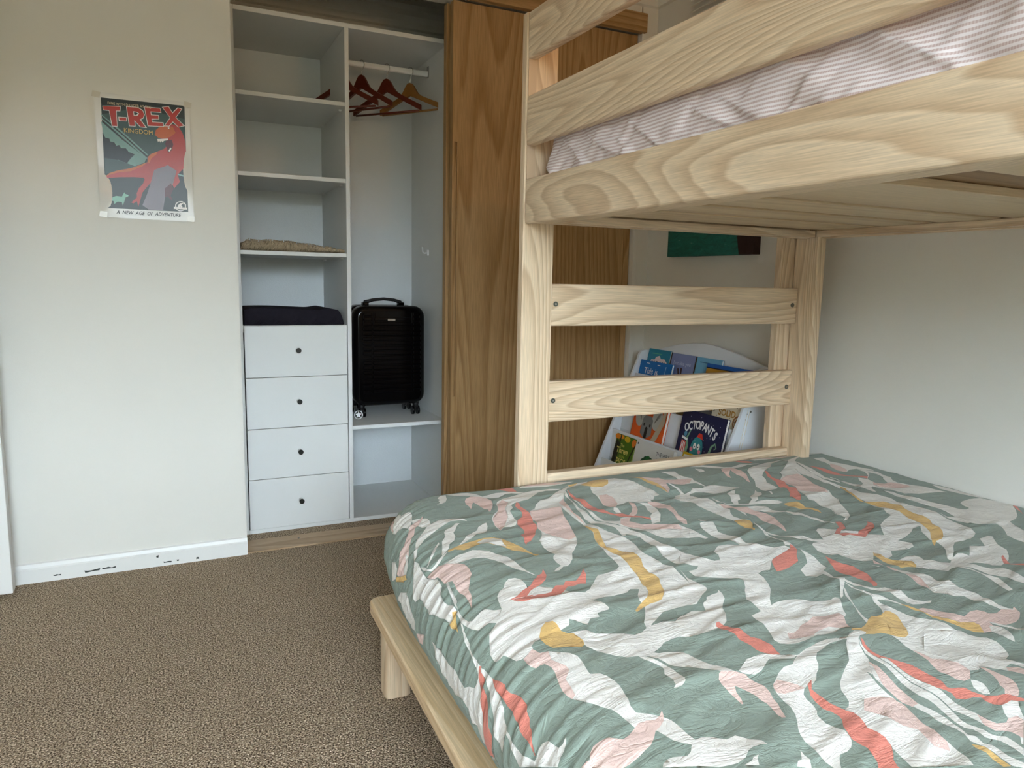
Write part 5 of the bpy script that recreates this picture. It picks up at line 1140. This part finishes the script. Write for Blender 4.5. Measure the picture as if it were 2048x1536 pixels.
# books: cover frame u runs to the right as seen (toward -Y), v up the leaning cover
SB = 0.22
def book(name, label, yl, ztop, w, h, X0, z0, cover, thick=0.010, rot=0.0, pages=None, group='picture books on the white rack'):
    """yl/ztop: top-left corner; plane X = X0 + SB (z - z0)"""
    s = 1/math.sqrt(1+SB*SB)
    uy = Vector((SB*s, 0, s)); ux = Vector((0, -1, 0)); n = ux.cross(uy)
    if rot: R = Matrix.Rotation(rot, 3, n); ux = R @ ux; uy = R @ uy
    tl = Vector((X0+SB*(ztop-z0), yl, ztop)); o = tl-uy*h
    F = Frame(o, ux, uy)
    t = thing(name, label, 'book', o, group)
    bm = bmesh.new()
    def slabm(a0, a1, b0, b1, h0, h1, mi):
        vs = [bm.verts.new(F.p(a, b, hh)) for a, b, hh in ((a0,b0,h0),(a1,b0,h0),(a1,b1,h0),(a0,b1,h0),(a0,b0,h1),(a1,b0,h1),(a1,b1,h1),(a0,b1,h1))]
        for q in ((0,3,2,1),(4,5,6,7),(0,1,5,4),(1,2,6,5),(2,3,7,6),(3,0,4,7)): bm.faces.new([vs[i] for i in q])
    slabm(0, w, 0, h, -0.0016, 0, 0); slabm(0, w, 0, h, -thick, -thick+0.0016, 0); slabm(0, 0.002, 0, h, -thick, 0, 0)
    bmesh.ops.recalc_face_normals(bm, faces=bm.faces); link('cover', bm, cover, t)
    bm = bmesh.new(); slabm(0.002, w-0.002, 0.002, h-0.002, -thick+0.0016, -0.0016, 0)
    bmesh.ops.recalc_face_normals(bm, faces=bm.faces); link('pages', bm, pages or fm(228,224,214,0.8), t)
    return t, F
wht = fm(236,236,232)
# back row, top pocket
t, F = book('storybook', 'teal-blue storybook titled MOANA, top left of the rack', 2.768, 0.781, 0.160, 0.20, 1.985, .60, fm(44,132,160))
polys('cover_art', F, [(fm(236,214,210), [(0.02,0.120),(0.03,0.150),(0.055,0.152),(0.062,0.165),(0.085,0.172),(0.10,0.158),(0.125,0.160),(0.150,0.142),(0.150,0.112),(0.12,0.118),(0.09,0.108),(0.06,0.112)]),
    (fm(196,120,122), disc(0.043, 0.132, 0.014, 0.012)), (fm(92,170,150), [(0.03,0.178),(0.10,0.178),(0.10,0.182),(0.03,0.182)])], t)
text('title', F, 'MOANA', 0.100, 0.132, 0.034, fm(30,28,34), t, 0.0022, bold=0.015)
t, F = book('storybook', 'lavender storybook with a little hare on the cover, second in the top row', 2.600, 0.777, 0.164, 0.20, 1.985, .60, fm(128,138,178))
polys('cover_art', F, [(fm(150,158,192), [(0.008,0.0),(0.164,0.0),(0.164,0.10),(0.12,0.085),(0.06,0.095),(0.008,0.08)]), (fm(74,50,44), disc(0.082,0.078,0.014,0.022)), (fm(74,50,44), [(0.078,0.09),(0.058,0.135),(0.068,0.137),(0.084,0.10)]), (fm(74,50,44), [(0.086,0.09),(0.080,0.140),(0.092,0.140),(0.094,0.095)]),
    (fm(206,210,224), ribbon([(0.115,0.10),(0.125,0.115),(0.140,0.118)], 0.002)), (fm(60,50,40), [(0,0),(0.008,0),(0.008,0.20),(0,0.20)])], t)
text('title', F, 'Just like you', 0.085, 0.158, 0.024, fm(196,200,220), t, 0.0015)
t, F = book('storybook', 'pale blue storybook, third in the top row behind the gold book', 2.434, 0.776, 0.160, 0.20, 1.985, .60, fm(112,172,206))
polys('cover_art', F, [(fm(60,54,40), [(0,0),(0.008,0),(0.008,0.20),(0,0.20)]), (fm(34,40,46), disc(0.045,0.115,0.016,0.014)), (fm(214,204,180), disc(0.055,0.10,0.014,0.01)), (fm(60,110,150), [(0.03,0.178),(0.09,0.178),(0.09,0.1815),(0.03,0.1815)])], t)
# front row, top pocket
t, F = book('picture_book', 'bright blue picture book reading This is, leaning in front of the teal one', 2.770, 0.730, 0.232, 0.165, 1.958, .62, fm(18,104,178), 0.012)
text('title', F, 'This is', 0.092, 0.118, 0.040, wht, t, 0.0012, bold=0.005)
polys('cover_art', F, [(fm(150,190,214), [(0.188,0.05),(0.192,0.05),(0.194,0.15),(0.190,0.15)]), (fm(206,80,120), disc(0.095,0.075,0.013,0.02)), (fm(224,120,60), disc(0.135,0.07,0.012,0.016)), (fm(230,190,90), disc(0.17,0.072,0.011,0.014)),  # first strip: a highlight painted pale onto the blue cover
    (fm(22,40,80), ribbon([(0.045,0.05),(0.04,0.075),(0.055,0.09),(0.065,0.08)], 0.004)), (wht, [(0.05,0.152),(0.075,0.152),(0.075,0.155),(0.05,0.155)]), (wht, [(0.13,0.150),(0.15,0.150),(0.15,0.153),(0.13,0.153)])], t, 0.001)
t, F = book('picture_book', 'large gold picture book with blue edge and red and white figure, top row right', 2.318, 0.762, 0.268, 0.185, 1.955, .62, fm(176,130,46), 0.014)
polys('cover_art', F, [(fm(24,84,160), [(0,0.170),(0.268,0.170),(0.268,0.185),(0,0.185)]), (fm(20,24,50), [(0,0.166),(0.268,0.166),(0.268,0.170),(0,0.170)]),
    (wht, [(0.03,0.118),(0.035,0.135),(0.08,0.140),(0.12,0.142),(0.145,0.150),(0.14,0.13),(0.10,0.122),(0.06,0.105)]), (fm(200,44,40), disc(0.085,0.142,0.020,0.015)), (fm(30,24,24), disc(0.15,0.128,0.004)), (fm(150,60,40), disc(0.19,0.13,0.009,0.007)), (fm(150,60,40), disc(0.235,0.12,0.006))], t, 0.001)
# middle pocket
t, F = book('picture_book', 'orange picture book with a grey koala on the cover', 2.655, 0.60, 0.226, 0.24, 1.856, .41, fm(214,88,34), 0.014)
kg = fm(120,120,118); kl = fm(168,166,158)
ears = []
for s in (-1, 1):
    ears.append((kl, disc(0.105+s*0.060, 0.160, 0.034, 0.050)))
    for k in range(7):
        a = 0.4+k*0.38; ears.append((fm(120,116,108), ribbon([(0.105+s*0.045, 0.14), (0.105+s*(0.060+0.026*math.cos(a-1.2)), 0.160+0.040*math.sin(a))], 0.0009)))
polys('cover_art', Frame(F.p(0.004, -0.018), F.x, F.y), ears+[(kg, [(0.065,0.085),(0.070,0.150),(0.085,0.165),(0.125,0.165),(0.140,0.150),(0.145,0.085),(0.105,0.062)]), (fm(26,24,26), [(0.095,0.060),(0.096,0.110),(0.105,0.118),(0.114,0.110),(0.115,0.060)]),
    (fm(30,28,30), disc(0.085,0.125,0.005,0.007)), (fm(30,28,30), disc(0.126,0.125,0.005,0.007)), (fm(176,160,136), [(0.12,0.03),(0.155,0.075),(0.195,0.16),(0.208,0.25),(0.220,0.25),(0.220,0.15),(0.19,0.08),(0.16,0.03)])], t, 0.001)
text('title', F, 'naKed', 0.118, 0.192, 0.03, fm(120,40,24), t, 0.003)
t, F = book('picture_book', 'navy picture book titled OCTOPANTS with a teal sea creature', 2.332, 0.578, 0.256, 0.245, 1.854, .41, fm(20,24,62), 0.014)
for i, ch in enumerate('OCTOPANTS'):
    u = i/8; a = 0.044+0.166*u; b = 0.158+0.040*math.sin(pi*(u*0.72+0.14))-0.006*u
    text('title', F, ch, a, b, 0.047, wht, t, 0.003, sx=0.72, bold=0.03, rot=0.30-0.75*u)
UP = Frame(F.p(0.004, 0.042), F.x, F.y)
te = fm(44,128,134); tl_ = fm(120,160,130)
polys('cover_art', UP, [(tl_, ribbon([(0.055,0.02),(0.062,0.06),(0.052,0.095),(0.066,0.130)], [0.010,0.007,0.005,0.003])), (tl_, ribbon([(0.195,0.01),(0.190,0.05),(0.198,0.085),(0.215,0.10),(0.225,0.085),(0.215,0.078)], [0.008,0.006,0.005,0.004,0.003,0.002])),
    (tl_, ribbon([(0.225,0.005),(0.24,0.035),(0.235,0.055),(0.222,0.05),(0.226,0.04)], [0.006,0.005,0.004,0.003,0.002])), (te, disc(0.118,0.055,0.036,0.055)), (wht, disc(0.106,0.070,0.0085,0.0125)), (wht, disc(0.128,0.070,0.0085,0.0125)), (fm(24,24,30), disc(0.107,0.068,0.0025)), (fm(24,24,30), disc(0.127,0.068,0.0025)),
    (fm(214,120,140), disc(0.090,0.055,0.009)), (fm(214,120,140), disc(0.138,0.052,0.008)), (fm(206,52,38), [(0.108,0.108),(0.118,0.124),(0.136,0.122),(0.146,0.100),(0.130,0.104)]),
    (wht, [(0.022,0.088),(0.056,0.082),(0.058,0.090),(0.024,0.098)]), (fm(214,90,80), [(0.022,0.020),(0.056,0.030),(0.052,0.078),(0.024,0.082)]), (wht, ribbon([(0.028,0.03),(0.030,0.076)], 0.0025)), (wht, ribbon([(0.038,0.032),(0.038,0.075)], 0.002)), (wht, ribbon([(0.048,0.034),(0.046,0.072)], 0.002)),
    (fm(80,140,170), disc(0.040,0.108,0.009,0.011))] + [(fm(170,176,200), disc(random.uniform(.02,.24), random.uniform(-.02,.19), 0.0016, n=8)) for _ in range(26)], t, 0.001, 0.00006)
t, F = book('picture_book', 'cream spotted picture book with gold lettering SOLID, behind the navy book', 2.215, 0.622, 0.186, 0.20, 1.895, .41, fm(226,214,190), 0.012)
text('title', F, 'SOLID', 0.085, 0.166, 0.034, fm(176,130,56), t, 0.0022, bold=0.03)
polys('cover_art', F, [(fm(70,60,60), disc(random.uniform(0,.19), random.uniform(0,.2), 0.0018, n=6)) for _ in range(110)]+[(fm(176,112,66), ribbon(disc(0.150,0.140,0.024)+[(0.174,0.140)], 0.003)), (fm(176,112,66), ribbon(disc(0.150,0.140,0.012)+[(0.162,0.140)], 0.003)), (fm(30,24,22), ribbon([(0.145,0.11),(0.152,0.07),(0.150,0.03)], 0.009))], t, 0.0008, 0.00001)
t, F = book('picture_book', 'brown and gold picture book, only its corner showing beside the orange one', 2.425, 0.575, 0.10, 0.20, 1.895, .41, fm(112,90,54), 0.010)
polys('cover_art', F, [(fm(190,160,100), disc(random.uniform(0,.1), random.uniform(0,.2), 0.004, 0.002, n=6)) for _ in range(50)], t, 0.0008, 0.00001)
# lower pocket
t, F = book('picture_book', 'green picture book titled The Three Little Pigs, lower row left', 2.718, 0.404, 0.155, 0.20, 1.808, .29, fm(74,112,26), 0.014)
polys('cover_art', F, [(fm(224,130,36), disc(0.012,0.188,0.022,0.012)), (fm(232,150,40), disc(0.042,0.190,0.018,0.009)), (fm(206,172,38), disc(0.085,0.186,0.022,0.013)), (fm(220,120,44), disc(0.138,0.178,0.016,0.018)),
    (fm(30,34,26), ribbon([(0.022,0.0),(0.030,0.10),(0.036,0.20)], 0.004)), (fm(30,34,26), ribbon([(0.10,0.02),(0.128,0.12),(0.150,0.17)], 0.004)), (fm(28,32,26), [(0,0),(0.014,0),(0.030,0.16),(0.012,0.18),(0,0.14)]), (fm(214,150,160), disc(0.022,0.055,0.014,0.012)), (fm(228,180,184), disc(0.052,0.028,0.012,0.014)), (fm(150,170,90), [(0.140,0.0),(0.155,0.0),(0.155,0.19),(0.148,0.15)])], t, 0.001)
text('title', F, 'The', 0.060, 0.153, 0.020, fm(226,214,120), t, 0.0028)
text('title', F, 'Three', 0.066, 0.130, 0.036, fm(226,214,120), t, 0.0028, bold=0.02)
text('title', F, 'Little', 0.072, 0.105, 0.020, fm(190,200,80), t, 0.0028)
text('title', F, 'PIGS', 0.070, 0.078, 0.044, fm(226,214,120), t, 0.0028, bold=0.02, sx=0.85)
t, F = book('board_book', 'white board book with green caterpillar titled THE VERY HUNGRY CATERPILLAR', 2.556, 0.412, 0.256, 0.185, 1.800, .29, fm(222,220,214), 0.020)
cat = [(fm(36,96+random.randint(-14,14),52), disc(0.055+0.016*i, 0.060+0.046*math.sin(pi*(i+0.6)/7.2), 0.019, 0.024)) for i in range(7)]
cat += [(fm(24,60,40), ribbon([(0.055+0.016*i, 0.066+0.046*math.sin(pi*(i+0.6)/7.2)), (0.052+0.016*i, 0.085+0.046*math.sin(pi*(i+0.6)/7.2))], 0.001)) for i in range(7)]
polys('cover_art', F, cat+[(fm(70,70,70), disc(0.016, 0.168, 0.004, 0.005))], t, 0.001, 0.00008)
for k, s_ in enumerate(('THE VERY', 'HUNGRY', 'CATERPILLAR')):
    text('title', F, s_, 0.236, 0.150-0.026*k, 0.023, fm(52,54,60), t, 0.0022, align='RIGHT', sx=0.85)
t, F = book('board_book', 'yellow board book with white eyes, lower row beside the white one', 2.262, 0.420, 0.180, 0.175, 1.812, .29, fm(204,166,24), 0.016)
polys('cover_art', F, [(wht, [(0.008,0.130),(0.008,0.166),(0.040,0.168),(0.056,0.150),(0.050,0.128)]), (fm(22,22,26), disc(0.020,0.148,0.006,0.010)), (fm(22,22,26), disc(0.040,0.146,0.006,0.010)), (fm(22,22,26), [(0.056,0.128),(0.058,0.158),(0.066,0.146),(0.074,0.132)])], t, 0.001)
